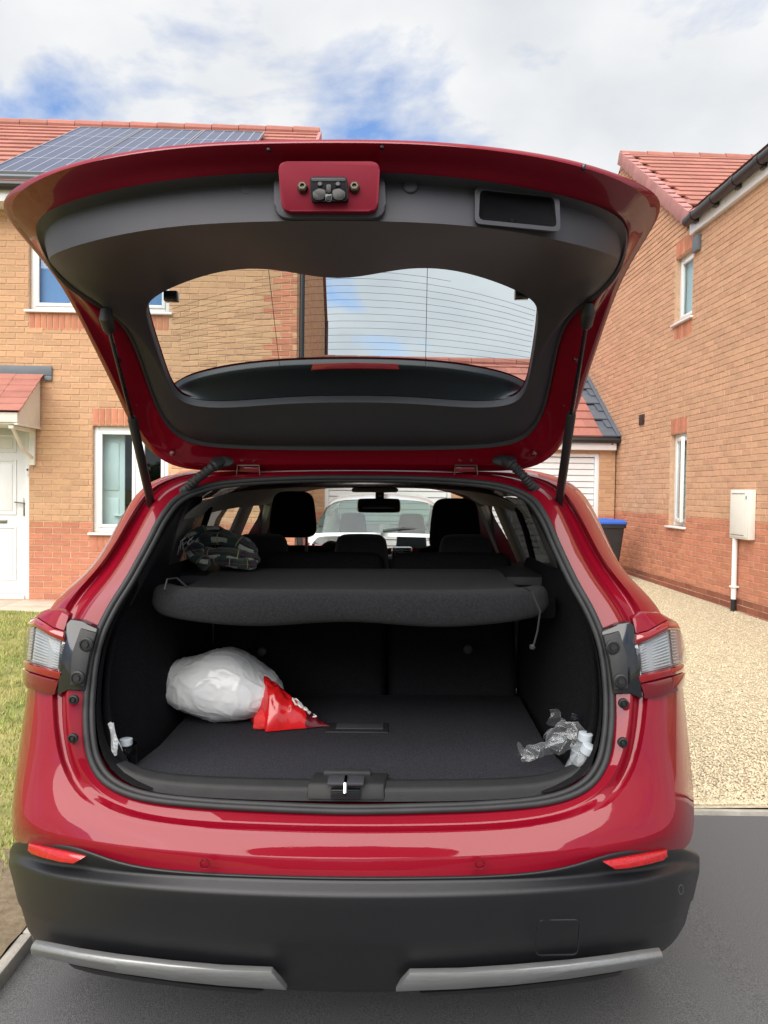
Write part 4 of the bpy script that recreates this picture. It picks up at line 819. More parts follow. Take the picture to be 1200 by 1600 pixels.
# seal round the opening
sealp = ring(lerp(off(L1, (0, -.008, 0)), L1, 0)); cx0_ = sum(sealp, Vector()) / len(sealp)
def refine(P_, k=4):
    n = len(P_); out = []
    for i in range(n):
        a, b, d, e = P_[i - 1], P_[i], P_[(i + 1) % n], P_[(i + 2) % n]
        for j in range(k):
            t = j / k; out.append(.5 * ((2 * b) + (d - a) * t + (2 * a - 5 * b + 4 * d - e) * t * t + (3 * b - a - 3 * d + e) * t ** 3))
    return out
sp_ = refine(sealp); ins = lambda P_, k, dy: [Vector((p.x + (cx0_.x - p.x) * k, p.y + dy, p.z + (cx0_.z - p.z) * k)) for p in P_]
m = MB().tube(ins(sp_, .009, .0), .0085, 8, closed=True); m.tube(ins(sp_, .030, .004), .0075, 8, closed=True); m.tube(ins(sp_, .020, .009), .008, 6, closed=True)
m.build('boot_seal', M['rubber'], car, 60)
# boot interior liner
def half_ins(k, dy): return [Vector((p.x * (1 - k), p.y + dy, p.z + (cx0_.z - p.z) * k)) for p in L1]
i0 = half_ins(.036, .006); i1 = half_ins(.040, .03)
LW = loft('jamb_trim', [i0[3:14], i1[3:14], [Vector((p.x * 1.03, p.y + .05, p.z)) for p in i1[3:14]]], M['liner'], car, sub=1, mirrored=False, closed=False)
o = LW.copy(); COL.objects.link(o); o.scale.x = -1
ZF = .749; YB = 1.0
# side carpets: rows of depth, columns of height
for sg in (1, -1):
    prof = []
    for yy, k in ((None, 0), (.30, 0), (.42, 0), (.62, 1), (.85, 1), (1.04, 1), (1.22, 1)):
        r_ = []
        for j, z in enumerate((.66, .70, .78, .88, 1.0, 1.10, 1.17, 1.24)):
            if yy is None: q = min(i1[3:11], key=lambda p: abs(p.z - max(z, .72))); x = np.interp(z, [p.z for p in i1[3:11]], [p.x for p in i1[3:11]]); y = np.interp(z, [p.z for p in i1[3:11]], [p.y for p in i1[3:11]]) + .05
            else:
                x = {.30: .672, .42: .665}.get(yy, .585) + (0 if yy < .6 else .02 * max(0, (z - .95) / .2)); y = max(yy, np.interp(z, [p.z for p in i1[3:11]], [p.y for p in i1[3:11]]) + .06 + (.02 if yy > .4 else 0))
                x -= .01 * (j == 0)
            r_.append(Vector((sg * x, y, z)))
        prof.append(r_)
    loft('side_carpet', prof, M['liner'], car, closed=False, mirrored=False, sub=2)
fl_ = [(-.67, .30), (-.62, .235), (-.3, .215), (0, .21), (.3, .215), (.62, .235), (.67, .30), (.66, .45), (.58, .6), (.58, YB + .06), (-.58, YB + .06), (-.58, .6), (-.66, .45)]
MB().prism([(x, y, ZF - .07) for x, y in fl_], (0, 0, .012)).build('boot_tray', M['liner'], car)
fp = [(-.56, .245), (-.25, .218), (0, .212), (.25, .218), (.56, .245), (.585, .28), (.555, .47), (.565, YB + .03), (-.565, YB + .03), (-.555, .47), (-.585, .28)]
bf = MB().prism([(x, y, ZF - .02) for x, y in fp], (0, 0, .02), .006).build('boot_floor', M['carpet'], car)
h0, h1 = FC.hit(508, 1145, 2, ZF), FC.hit(607, 1131, 2, ZF)
hnd = MB().box((h0.x, h0.y, ZF - .001), (h1.x, h1.y, ZF + .004), .002).build('floor_handle', M['black'], bf)
MB().box((h0.x + .03, h0.y + .02, ZF + .0045), (h1.x - .015, h1.y - .015, ZF + .008), .002).build('handle_grip', M['trim'], hnd)
# scuff plate over the sill, striker housing
sc = [[Vector((x, y, z)) for x, y, z in r_] for r_ in (
    [(0,.152,0.723),(.2,.154,0.723),(.40,.165,0.726),(.53,.182,0.736),(.60,.205,0.778)], [(0,.160,0.750),(.2,.162,0.750),(.40,.173,0.752),(.515,.190,0.758),(.585,.215,0.788)], [(0,.19,0.764),(.2,.192,0.764),(.40,.203,0.765),(.505,.222,0.769),(.57,.240,0.788)], [(0,.218,0.750),(.2,.222,0.750),(.40,.235,0.750),(.50,.25,0.752),(.55,.27,0.758)], [(0,.222,0.708),(.2,.226,0.708),(.40,.24,0.708),(.50,.255,0.708),(.55,.28,0.708)])]
loft('scuff_plate', sc, M['scuff'], car, closed=False, sub=2, crease={1: .5, 2: .6, 3: .7})
p = c(540, 1226, .17); m = MB(); sx = c(541, 1226, .17).x
m.prism([(sx - .095, .146, .728), (sx - .095, .164, .762), (sx - .085, .215, .772), (sx - .085, .24, .755), (sx - .095, .24, .73)], (.19, 0, 0), .006)
sth = m.build('striker_housing', M['scuff'], car, 40)
MB().box((sx - .060, .198, .764), (sx + .060, .220, .780), .005).build('housing_step', M['trim_dark'], sth)
MB().box((sx - .036, .136, .734), (sx + .036, .152, .758), .003).build('striker_pocket', M['gloss_black'], sth)
MB().tube([(sx, .165, .740), (sx, .14, .744), (sx, .126, .756), (sx, .138, .772), (sx, .17, .777)], .005, 8).build('striker', M['chrome'], sth)
MB().box((sx - .045, .14, .765), (sx + .045, .19, .7745), .004).build('striker_cover', M['trim'], sth)

# parcel shelf
def sh(xs, y, z): return [Vector((x, y, z)) for x in xs]
f0 = [(0,.375),(.12,.368),(.24,.366),(.36,.378),(.48,.405),(.55,.445),(.570,.49)]
zl = 1.113; zu = 1.205
def srow(k, dy, z, dz=None): return [Vector((x * k, y + dy, z + (dz[i] if dz else 0))) for i, (x, y) in enumerate(f0)]
wav = [.010, .004, -.006, -.002, .006, .016, .03]
rws = [srow(.97, .05, zl - .004, wav), srow(.99, .012, zl, wav), srow(1, .0, zl + .012, wav), srow(1, -.003, zl + .05), srow(.995, .008, zu - .008), srow(.985, .03, zu), srow(.96, .075, zu + .002), srow(.925, .105, zu - .01)]
rws += [[Vector((x, y, z)) for x, y, z in ((0,.52,1.170),(.12,.52,1.170),(.24,.52,1.170),(.35,.525,1.170),(.44,.53,1.178),(.478,.545,1.184),(.49,.57,1.192))], [Vector((x, y, z)) for x, y, z in ((0,.80,1.186),(.12,.80,1.186),(.24,.8,1.186),(.35,.8,1.186),(.44,.8,1.186),(.472,.8,1.19),(.488,.8,1.2))], [Vector((x, .86, 1.207)) for x in (0,.12,.24,.35,.43,.47,.488)], [Vector((x, 1.08, 1.207)) for x in (0,.12,.24,.35,.43,.47,.485)], [Vector((x, 1.09, 1.17)) for x in (0,.12,.24,.35,.43,.47,.485)]]
psf = loft('parcel_shelf', rws, M['shelf'], car, closed=False, sub=3, crease={5: .2, 7: .6})
psf.location.x = -.012
# shelf cords
q0 = c(826, 918, .42); q1 = c(838, 925, .36); q2 = c(851, 955, .36); q3 = c(847, 985, .36); q4 = c(841, 1008, .36)
MB().tube([q0, q1, q2, q3, q4], .0028, 6).build('shelf_cord', M['black'], psf); MB().tube([q4, c(839, 1003, .36) + Vector((0, 0, -.012)), c(838, 1006, .36) + Vector((0, 0, -.014))], [.004, .009, .006], 8).build('cord_toggle', M['trim'], psf)
MB().tube([c(264, 922, .40), c(268, 905, .42), c(283, 903, .44), c(300, 918, .45)], .0028, 6).build('shelf_cord', M['black'], psf)
for sg in (1, -1): MB().box((min(sg * .51, sg * .60), .58, 1.10), (max(sg * .51, sg * .60), 1.1, 1.168), .01).build('shelf_support', M['liner'], car)
for sg in (1, -1): MB().box((min(sg * .48, sg * .78), .86, 1.08), (max(sg * .48, sg * .78), 1.36, 1.199), .02).build('side_ledge', M['trim_dark'], car)
# rear seat: split backrest with low headrests
def cushion(name, w, d, h, mat, parent, loc, rx=0, taper=.85, sub=3):
    b = bmesh.new(); bmesh.ops.create_cube(b, size=1, matrix=Matrix.Diagonal((w, d, h, 1)))
    for v_ in b.verts:
        if v_.co.z > 0: v_.co.x *= taper; v_.co.y *= .75
    bmesh.ops.bevel(b, geom=b.edges[:], offset=min(w, d, h) * .40, segments=3, profile=.5, affect='EDGES')
    bmesh.ops.transform(b, matrix=Matrix.Translation(loc) @ Matrix.Rotation(rx, 4, 'X'), verts=b.verts[:])
    m = MB(); m.bm.free(); m.bm = b; o = m.build(name, mat, parent, 60); md = o.modifiers.new('smoothing', 'SUBSURF'); md.levels = md.render_levels = 1; return o
for x0, x1 in ((-.57, .085), (.092, .57)):
    bk = cushion('rear_backrest', x1 - x0, .13, .60, M['liner'], car, ((x0 + x1) / 2, 1.165, .955), R(-12), .98)
MB().box((-.48, 1.20, .60), (.48, 1.23, 1.17), .01).build('seat_gap_blocker', M['liner'], car)  # unseen panel added to stop light leaking between the backrests
for px, y in ((408, 1.27), (564, 1.27), (728, 1.27)):
    x = c(px, 860, y).x; cushion('rear_headrest', .235, .10, .20, M['seat'], car, (x, 1.28, 1.215), R(-8), .84)
for px, py in ((410, 1018), (731, 1014)):
    p = c(px, py, 1.04); MB().lathe([(.016, -.02), (.016, .012), (.01, .016)], 12, Matrix.Translation(p) @ Matrix.Rotation(R(90), 4, 'X')).build('seat_hook', M['trim'], car)
cushion('rear_cushion', 1.05, .5, .2, M['seat'], car, (0, 1.55, .62), 0)
# front seats
for px, y, zt_, hh, wdt in ((458, 1.78, 1.482, .215, .232), (711, 1.70, 1.452, .24, .245)):
    x = c(px, 810, y).x
    fs = cushion('front_seat', .46, .14, .70, M['seatdark'], car, (x, y + .12, .88), R(-14), .78)
    cushion('headrest', wdt, .12, hh, M['seatdark'], fs, (x, y, zt_ - hh / 2), R(-6), .80)
    for dx_ in (-.06, .06): MB().tube([(x + dx_, y + .01, 1.1), (x + dx_, y + .01, 1.3)], .007, 8).build('headrest_post', M['steel'], fs)
    cushion('seat_cushion', .48, .5, .16, M['seatdark'], fs, (x, y + .38, .52), 0)
p = c(517, 845, 2.3); cushion('console_armrest', .13, .25, .12, M['seatdark'], car, (p.x, 2.3, p.z - .06), 0)
# headliner, pillars, dashboard, mirror, wheel
hl_ = [[Vector((x, .66, z - .038)) for x, z in ((0,1.532),(.18,1.53),(.33,1.522),(.43,1.507),(.50,1.475),(.545,1.43))], [Vector((x, .80, z - .045)) for x, z in ((0,1.545),(.18,1.543),(.33,1.535),(.44,1.52),(.52,1.485),(.57,1.43))], [Vector((x, 1.3, z)) for x, z in ((0,1.535),(.18,1.535),(.33,1.53),(.45,1.51),(.54,1.46),(.60,1.40))], [Vector((x, 2.0, z)) for x, z in ((0,1.54),(.18,1.54),(.33,1.535),(.45,1.515),(.54,1.47),(.60,1.41))], [Vector((x, 2.62, z)) for x, z in ((0,1.50),(.18,1.50),(.33,1.495),(.45,1.48),(.54,1.45),(.60,1.40))]]
loft('headliner', hl_, M['headliner'], car, closed=False, sub=2)
MB().box((-.13, 2.50, 1.475), (.13, 2.68, 1.50), .02).build('roof_console', M['pillar'], car)
for sg in (1, -1):
    m = MB().tube([(sg * .84, 3.35, 1.03), (sg * .70, 2.95, 1.27), (sg * .60, 2.62, 1.425)], [.04, .037, .035], 8); m.build('front_pillar', M['pillar'], car)
    m = MB().prism([(sg * .82, 1.97, .95), (sg * .82, 2.27, .95), (sg * .585, 2.20, 1.47), (sg * .585, 1.97, 1.47)], (sg * .025, 0, 0), .008); m.build('centre_pillar', M['pillar'], car)
    a = [(.785, 1.28, 1.05), (.785, 1.12, 1.05), (.585, .93, 1.45), (.575, 1.06, 1.46)]
    MB().prism([(sg * x, y, z) for x, y, z in a], (sg * .03, 0, 0), .01).build('rear_pillar', M['pillar'], car)
    a = [(.665, .47, 1.10), (.735, 1.02, 1.06), (.64, .97, 1.38), (.535, .68, 1.455), (.505, .60, 1.465), (.60, .47, 1.27)]
    MB().prism([(sg * x, y, z) for x, y, z in a], (sg * .03, .02, 0), .008).build('quarter_trim', M['trim_dark'], car)
    MB().box((min(sg * .74, sg * .86), 1.1, .62), (max(sg * .74, sg * .86), 3.3, 1.045), .02).build('door_card', M['trim_dark'], car)
    MB().tube([(sg * .70, 1.30, 1.05), (sg * .60, 1.12, 1.33), (sg * .56, 1.08, 1.42)], .012, 6).build('seat_belt', M['seatdark'], car)
db = MB(); db.prism([(-.80, 2.98, 1.05), (-.80, 2.86, .95), (-.80, 2.85, .6), (-.80, 3.35, .6), (-.80, 3.38, 1.06)], (1.6, 0, 0), .02); dsh = db.build('dashboard', M['trim_dark'], car)
for vx in (c(628, 862, 2.84).x, c(560, 862, 2.84).x - .06):
    va, vb2 = c(611, 862, 2.83), c(643, 862, 2.83); w2_ = (vb2.x - va.x) / 2
    zc = 1.005 if False else c(626, 863, 2.84).z
    v_ = MB().box((vx - w2_, 2.81, zc - .034), (vx + w2_, 2.86, zc + .034), .012).build('air_vent', M['chrome'], dsh)
    MB().box((vx - w2_ + .012, 2.804, zc - .024), (vx + w2_ - .012, 2.809, zc + .024), .002).build('vent_grille', M['gloss_black'], v_)
    for k in range(3): MB().box((vx - w2_ + .014, 2.798, zc - .014 + k * .013), (vx + w2_ - .014, 2.8035, zc - .010 + k * .013)).build('vent_blade', M['steel'], v_)
mb = MB().box((-.72, 2.85, .99), (.72, 2.99, 1.085), .03).build('dashboard_top', M['seatdark'], dsh)
swx = c(690, 880, 2.45).x
MB().tube([(swx + .185 * math.cos(k * .2618), 2.5 + .07 * math.sin(k * .2618), 1.0 + .172 * math.sin(k * .2618)) for k in range(24)], .016, 8, closed=True).box((swx - .07, 2.5, .94), (swx + .07, 2.56, 1.05), .02).box((swx - .17, 2.515, .99), (swx + .17, 2.535, 1.02), .008).build('steering_wheel', M['seatdark'], car)
mc = c(592, 790, 2.6)
m = cushion('rear_view_mirror', .25, .05, .082, M['gloss_black'], car, mc, 0, .97); MB().box((mc.x - .02, 2.6, mc.z + .02), (mc.x + .03, 2.66, 1.5), .008).build('mirror_stem', M['gloss_black'], m)

# ------------------------------------------------------------------ open tailgate
FT = Frame(0, 0, 0); FT.m = FC.m @ Matrix.Translation((-.008, 0, 0)); FT.i = FT.m.inverted()      # the open tailgate hangs a few mm to one side
def cz(px, py, Z): return FT.hit(px, py, 1, Z - 1.67)
def CZ(*pts): return [cz(*p) for p in pts]
N_ = Vector((0, .5, .86))
G0 = CZ((520,217,1.22),(640,218,1.225),(760,227,1.25),(870,243,1.29),(950,265,1.34),(1009,289,1.41),(1038,313,1.47),(1028,346,1.53),(1000,388,1.61),(970,440,1.71),(948,500,1.81),(928,560,1.92),(911,610,2.02),(897,660,2.13),(877,702,2.23),(842,731,2.30),(790,738,2.325),(700,736,2.325),(552,735,2.325))
G0a = CZ((520,222,1.213),(640,223,1.218),(760,232,1.243),(870,249,1.283),(947,271,1.333),(999,296,1.40),(1020,319,1.46),(1013,347,1.52),(992,388,1.60),(962,440,1.70),(941,500,1.80),(920,560,1.91),(903,610,2.01),(888,660,2.12),(867,700,2.215),(836,722,2.27),(786,727,2.29),(700,726,2.29),(552,725,2.29))
Gm = CZ((520,240,1.235),(640,241,1.24),(760,252,1.265),(860,269,1.30),(930,289,1.35),(978,313,1.41),(1000,335,1.47),(996,362,1.53),(982,396,1.60),(950,450,1.71),(922,500,1.82),(900,555,1.93),(886,605,2.03),(872,655,2.14),(850,692,2.22),(812,711,2.26),(760,714,2.275),(690,713,2.275),(552,712,2.275))
G1 = CZ((520,253,1.232),(640,258,1.237),(760,271,1.262),(850,286,1.30),(920,303,1.345),(965,319,1.40),(987,338,1.46),(986,370,1.52),(977,404,1.58),(962,434,1.64),(935,462,1.71),(900,483,1.79),(876,515,1.88),(864,580,2.01),(851,645,2.13),(824,686,2.20),(776,698,2.24),(660,701,2.25),(552,701,2.25))
G1i = [p + Vector((0, .03, .02)) for p in G1]
for k in range(9):
    w_ = min(1, (8.5 - k) / 3); G1[k] += Vector((0, .038 * w_, -.006 * w_ * 0)); Gm[k] += Vector((0, .020 * w_, 0))
G1i = [p + Vector((0, .03, .02)) for p in G1]
# outer skin, inner metal, in one closed pan
G3 = CZ((543,440,1.70),(600,426,1.70),(650,418,1.69),(712,422,1.69),(772,440,1.71),(812,457,1.73),(836,473,1.76),(841,490,1.79),(839,510,1.83),(837,530,1.87),(833,555,1.92),(829,580,1.97),(824,605,2.02),(812,628,2.06),(780,637,2.08),(730,637,2.08),(680,633,2.08),(620,629,2.08),(550,628,2.08))
A_ = lerp(G0, G3, .10); A_ = [p + N_ * .035 for p in A_]; B_ = [p + N_ * .065 for p in lerp(G0, G3, .5)]; D_ = [p + N_ * .022 for p in lerp(G0, G3, .93)]
for k in range(13, 19): D_[k] = G0[k].lerp(G3[k], .93) + N_ * .03; B_[k] = G0[k].lerp(G3[k], .5) + N_ * .055
gate = loft('tailgate', [[p + N_ * .03 for p in lerp(G0, G3, 1.0)], D_, B_, A_, G0, G0a, Gm, G1, G1i, [p + N_ * .03 for p in lerp(G1, G3, .8)]], M['paint'], car, sub=2, crease={4: .9, 5: .9, 6: .2, 7: .6, 1: .3})
# plastic inner panel
T0 = [p + Vector((0, -.003, -.006)) for p in G1]
T1 = CZ((520,267,1.214),(640,269,1.219),(755,281,1.244),(843,296,1.280),(911,313,1.325),(953,329,1.380),(977,347,1.440),(980,374,1.505),(974,403,1.568),(958,433,1.632),(931,461,1.70),(896,482,1.785),(872,516,1.875),(861,581,2.005),(848,645,2.125),(821,683,2.195),(774,695,2.235),(660,698,2.245),(552,697,2.245))
T1b = CZ((520,283,1.250),(640,285,1.255),(753,297,1.28),(839,312,1.315),(904,328,1.36),(944,343,1.410),(966,359,1.466),(972,379,1.520),(971,403,1.575),(957,433,1.636),(930,461,1.704),(895,482,1.788),(871,516,1.878),(860,581,2.008),(847,645,2.128),(820,682,2.198),(773,694,2.238),(660,697,2.248),(552,696,2.248))
G2 = CZ((520,344,1.226),(640,346,1.231),(742,353,1.256),(822,365,1.291),(880,377,1.336),(925,388,1.389),(949,396,1.440),(962,401,1.496),(968,407,1.553),(952,434,1.63),(925,461,1.70),(890,481,1.78),(868,517,1.87),(857,582,2.0),(844,644,2.115),(816,678,2.175),(770,688,2.20),(660,691,2.21),(552,691,2.21))
G2b = CZ((525,350,1.26),(640,352,1.265),(740,359,1.29),(818,371,1.325),(873,383,1.37),(917,394,1.422),(940,403,1.472),(951,411,1.525),(954,420,1.575),(940,442,1.64),(915,464,1.71),(883,484,1.785),(863,520,1.87),(852,584,1.995),(838,644,2.10),(811,672,2.15),(768,681,2.165),(660,683,2.17),(552,683,2.17))
G3m = lerp(G2b, G3, .55)
for k in range(0, 8): G3m[k] += Vector((0, 0, .010))
panel = loft('inner_panel', [[p + Vector((0, .02, .02)) for p in T0], T0, T1, T1b, G2, G2b, G3m, G3, [p + N_ * .022 for p in G3]], M['trim'], gate, sub=2, crease={1: .8, 2: .8, 3: .8, 4: 1.0, 7: .8})
gc = sum(G3, Vector()) / len(G3)
def refine_open(P_):
    out = []
    for a, b in zip(P_, P_[1:]): out += [Vector(a).lerp(b, k / 4) for k in range(4)]
    return out + [Vector(P_[-1])]
def shr(k, d): return [Vector((p.x * k, gc.y + (p.y - gc.y) * k, gc.z + (p.z - gc.z) * k)) + N_ * d for p in G3]
A3 = np.array([(1, p.x ** 2, p.y, p.y ** 2) for p in G3]); cf = np.linalg.lstsq(A3, np.array([p.z for p in G3]), rcond=None)[0]
def on_glass(x, y): return Vector((x, y, cf[0] + cf[1] * x * x + cf[2] * y + cf[3] * y * y))
rings_ = [[on_glass(p.x * k, gc.y + (p.y - gc.y) * k) + N_ * .018 for p in ring(refine_open(G3))] for k in (1.04, .97, .85, .7, .55, .4, .25, .12, .04)]
loft('rear_window', rings_, M['gateglass'], gate, sub=0, capcenter=True, mirrored=False)
m = MB()
for i in range(13):
    t = (i + .7) / 13.6; a = cz(262, 480 + 120 * t, 1.80 + .26 * t); yc = 422 + 152 * t
    ln = [cz(x, (478 + 112 * t) - (56 - 38 * t) * (1 - ((x - 548) / 290) ** 2), 1.74 + .30 * t) for x in np.linspace(262 + 24 * t, 838 - 12 * t, 14)]
    if i == 0: ln = ln[3:-3]
    m.tube([p + N_ * .012 for p in ln], .00042, 4)
for xa, xb in ((418, 436), (668, 665)): m.tube([cz(xa, 420, 1.70) + N_ * .012, cz(xb, 575, 2.03) + N_ * .012], .0007, 4)
m.build('heater_line', M['black'], gate)
# spoiler above the glass, with the high brake light
tr = CZ((552,569,2.03),(625,570,2.03),(700,575,2.04),(762,585,2.055),(806,597,2.08),(828,612,2.12)); ro = [G3[18], G3[17], G3[16], G3[15], G3[14], G3[13]]
ro = [p + N_ * .024 for p in ro]; md_ = [a.lerp(b, .55) + N_ * .006 for a, b in zip(tr, ro)]
top = [p + N_ * .022 for p in tr]; tb = [p + N_ * .05 for p in lerp(tr, [G0[18], G0[17], G0[16], G0[15], G0[14], G0[13]], .5)]; te = [p + N_ * .03 for p in [G0[18], G0[17], G0[16], G0[15], G0[14], G0[13]]]
spo = loft('spoiler', [ro, md_, tr, lerp(tr, top, .5), top, tb, te], M['spoiler'], gate, closed=False, sub=2, crease={2: .5, 4: .5})
mesh_r = [[p + N_ * .004 for p in l] for l in (top, tb, te)]
loft('spoiler_skin', mesh_r, M['paint'], spo, closed=False, sub=2)
bl_ = MB(); a = [cz(485, 579, 2.035), cz(520, 577, 2.032), cz(555, 576.5, 2.03), cz(590, 577, 2.032), cz(625, 578, 2.035)]
bt = [cz(489, 568, 2.03), cz(520, 567, 2.026), cz(555, 566, 2.025), cz(590, 567, 2.026), cz(621, 568, 2.03)]
strip('brake_light', bt, a, M['redlens'], spo, .02, 1, 1)
# latch patch, buffers
def rr(pts, r=10, k=4):
    out = []; n = len(pts)
    for i in range(n):
        p, a, b = Vector(pts[i]), Vector(pts[i - 1]), Vector(pts[(i + 1) % n]); da = (a - p).normalized() * r; db_ = (b - p).normalized() * r
        for j in range(k + 1): t = j / k; q = (p + da).lerp(p, t).lerp(p.lerp(p + db_, t), t); out.append((q.x, q.y))
    return out
def face_z(py): return 1.2445 - (py - 283) * .00031
def plate_z(py): return 1.2085 - (py - 252) * .00004
def fpoly(name, pts, dz, mat, parent, depth=.01, bev=.0015, r=10):
    P_ = [cz(x, y, face_z(y) + dz + .00000045 * abs(x - 520) ** 2) for x, y in rr(pts, r)]; return MB().prism(P_, (0, depth, .002), bev).build(name, mat, parent, 30)
fpoly('panel_surround', [(428,262),(600,262),(604,341),(428,341)], -.011, M['trim'], panel, .02, .008, 24)
def ppoly(name, pts, dz, mat, parent, depth=.01, bev=.0015, r=10):
    return MB().prism([cz(x, y, plate_z(y) + dz) for x, y in rr(pts, r)], (0, depth, .002), bev).build(name, mat, parent, 30)
lp = ppoly('latch_plate', [(434,252),(594,252),(590,330),(440,330)], 0, M['paint_flat'], gate, .03, .002, 14)
la = ppoly('latch', [(484,276),(542,276),(544,314),(486,315)], -.013, M['latch'], lp, .014, .002, 5)
for sg_, pts in ((1, [(488,300),(498,294),(509,297),(508,308),(502,313),(490,311)]), (-1, [(540,300),(530,294),(519,297),(520,308),(526,313),(538,311)])): ppoly('latch_jaw', pts, -.016, M['lampdark'], la, .006, .0015, 3)
ppoly('latch_slot', [(508,303),(519,303),(518,315),(509,315)], -.0155, M['gloss_black'], la, .004, .001, 2)
ppoly('latch_bar', [(510,288),(517,288),(517,301),(510,301)], -.018, M['lampdark'], la, .006, .001, 2)
ppoly('latch_rim', [(486,278),(540,278),(540,283),(487,283)], -.0145, M['trim'], la, .003, .001, 2)
for px in (500, 528):
    p = cz(px, 288, plate_z(288) - .0145); MB().lathe([(.004, -.002), (.004, .001), (.003, .0018)], 12, Matrix.Translation(p) @ Matrix.Rotation(R(80), 4, 'X')).build('rivet', M['lampdark'], la)
for px in (473, 554):
    p = cz(px, 294, plate_z(294) - .003); MB().lathe([(.0085, -.003), (.0085, .006), (.006, .008), (.004, .008), (.0035, .004)], 6, Matrix.Translation(p) @ Matrix.Rotation(R(80), 4, 'X')).build('bolt', M['darkbolt'], lp)
for px, py in ((387, 295), (641, 291)):
    p = cz(px, py, face_z(py) + .0045 + .00000045 * abs(px - 520) ** 2); MB().lathe([(.012, -.006), (.012, .0005), (.0105, .0022), (.004, .0026)], 22, Matrix.Translation(p) @ Matrix.Rotation(R(75), 4, 'X')).build('panel_clip', M['trim'], panel)
# grab recess
gr = [(742,291),(874,304),(876,362),(742,349)]; gi = [(750,297),(866,309),(870,355),(748,343)]
def gz_(x, y, d): return cz(x, y, 1.273 + (x - 742) * .00040 + (y - 300) * -.00031 + d)
o_ = [gz_(x, y, -.009) for x, y in rr(gr, 9)]; i_ = [gz_(x, y, -.010) for x, y in rr(gi, 8)]; k_ = [gz_(x, y, -.0015) for x, y in rr([(756,303),(860,314),(862,352),(752,342)], 8)]; b0 = [p + Vector((0, .02, .004)) for p in o_]
n = len(o_); v = b0 + o_ + i_; f = [(a_ * n + k, a_ * n + (k + 1) % n, (a_ + 1) * n + (k + 1) % n, (a_ + 1) * n + k) for a_ in (0, 1) for k in range(n)]
grb = mesh('grab_recess', v, f, M['trim'], panel, smooth=50)
v = i_ + k_; f = [(k, (k + 1) % n, n + (k + 1) % n, n + k) for k in range(n)] + [tuple(range(n, 2 * n))]
mesh('pocket_shade', v, [q[::-1] for q in f], M['pit'], grb, smooth=50)  # near-black shallow floor; the shade of a deeper hollow is in its colour
p = gz_(800, 347, -.003); MB().lathe([(.006, 0), (.006, .003), (.004, .005)], 14, Matrix.Translation(p) @ Matrix.Rotation(R(75), 4, 'X')).build('screw_boss', M['pit'], grb)
for px, py in ((268, 465), (815, 461)):
    p = cz(px, py, 1.76); MB().box(p - Vector((.016, .012, .010)), p + Vector((.016, .012, .014)), .003, Matrix.Identity(4)).build('glass_hinge', M['gloss_black'], gate)
for px, py, Z in ((118, 263, 1.34), (420, 226, 1.218), (597, 222, 1.216), (912, 255, 1.30)):
    p = cz(px, py + 6, Z + .012); MB().box(p - Vector((.003, .004, .005)), p + Vector((.003, .003, .004)), .001).build('drain_notch', M['gloss_black'], gate)
gate.location.x = -.008
def cz(px, py, Z): return c(px, py, Z - 1.67)
for px, py, Z in ((887, 632, 2.09), (839, 708, 2.235), (905, 560, 1.935)):
    for sg in (1, -1):
        p = cz(px, py, Z); MB().lathe([(.008, -.006), (.008, .003), (.006, .005), (.003, .0055)], 16, Matrix.Translation((sg * p.x, p.y, p.z)) @ Matrix.Rotation(R(62), 4, 'X')).build('rubber_plug', M['darkred'], gate)
# struts, wiring boots, hinges
for P0, P1, P2 in (((166, 497, 1.735), (206, 652, 1.99), (239, 800, 2.245)), ((919, 490, 1.735), (893, 645, 1.99), (872, 795, 2.245))):
    a, b, d = cz(*P0), cz(*P1), cz(*P2)
    st = MB().tube([b, b.lerp(d, .02), b.lerp(d, .97), d], [.010, .0125, .0125, .009], 14).build('gas_strut', M['pipe'], car)
    MB().tube([a, b.lerp(d, .05)], .0055, 10).build('strut_rod', M['gloss_black'], st)
    MB().tube([a + Vector((0, 0, .02)), a, a.lerp(b, .10), a.lerp(b, .13)], [.012, .0165, .014, .008], 12).build('strut_socket', M['black'], st)
    MB().tube([d.lerp(b, .06), d, d + Vector((0, 0, -.012))], [.013, .017, .012], 12).build('strut_foot', M['black'], st)
for P_ in (((347, 722, 2.24), (330, 731, 2.21), (308, 748, 2.20), (291, 764, 2.21), (281, 776, 2.25)), ((788, 720, 2.24), (803, 729, 2.21), (818, 744, 2.20), (830, 758, 2.21), (839, 771, 2.25))):
    q = [cz(*p) for p in P_]; fine = []
    for i in range(len(q) - 1):
        for k in range(8): fine.append(q[i].lerp(q[i + 1], k / 8))
    fine.append(q[-1]); rad = [(.015 if (i % 2 == 0 and 6 < i < 26) else .0118 if 6 < i < 26 else .0165) for i in range(len(fine))]
    wb = MB().tube(fine, rad, 12).build('wiring_boot', M['rubber'], car, 30)
    MB().lathe([(.030, -.004), (.030, .004), (.02, .009)], 18, Matrix.Translation(q[0]) @ Matrix.Rotation(R(60), 4, 'X') @ Matrix.Diagonal((1.2, .6, 1, 1))).build('grommet', M['rubber'], wb)
    MB().lathe([(.030, -.006), (.028, .004), (.02, .008)], 18, Matrix.Translation(q[-1]) @ Matrix.Rotation(R(60), 4, 'X') @ Matrix.Diagonal((.8, 1, 1, 1))).build('grommet', M['rubber'], wb)
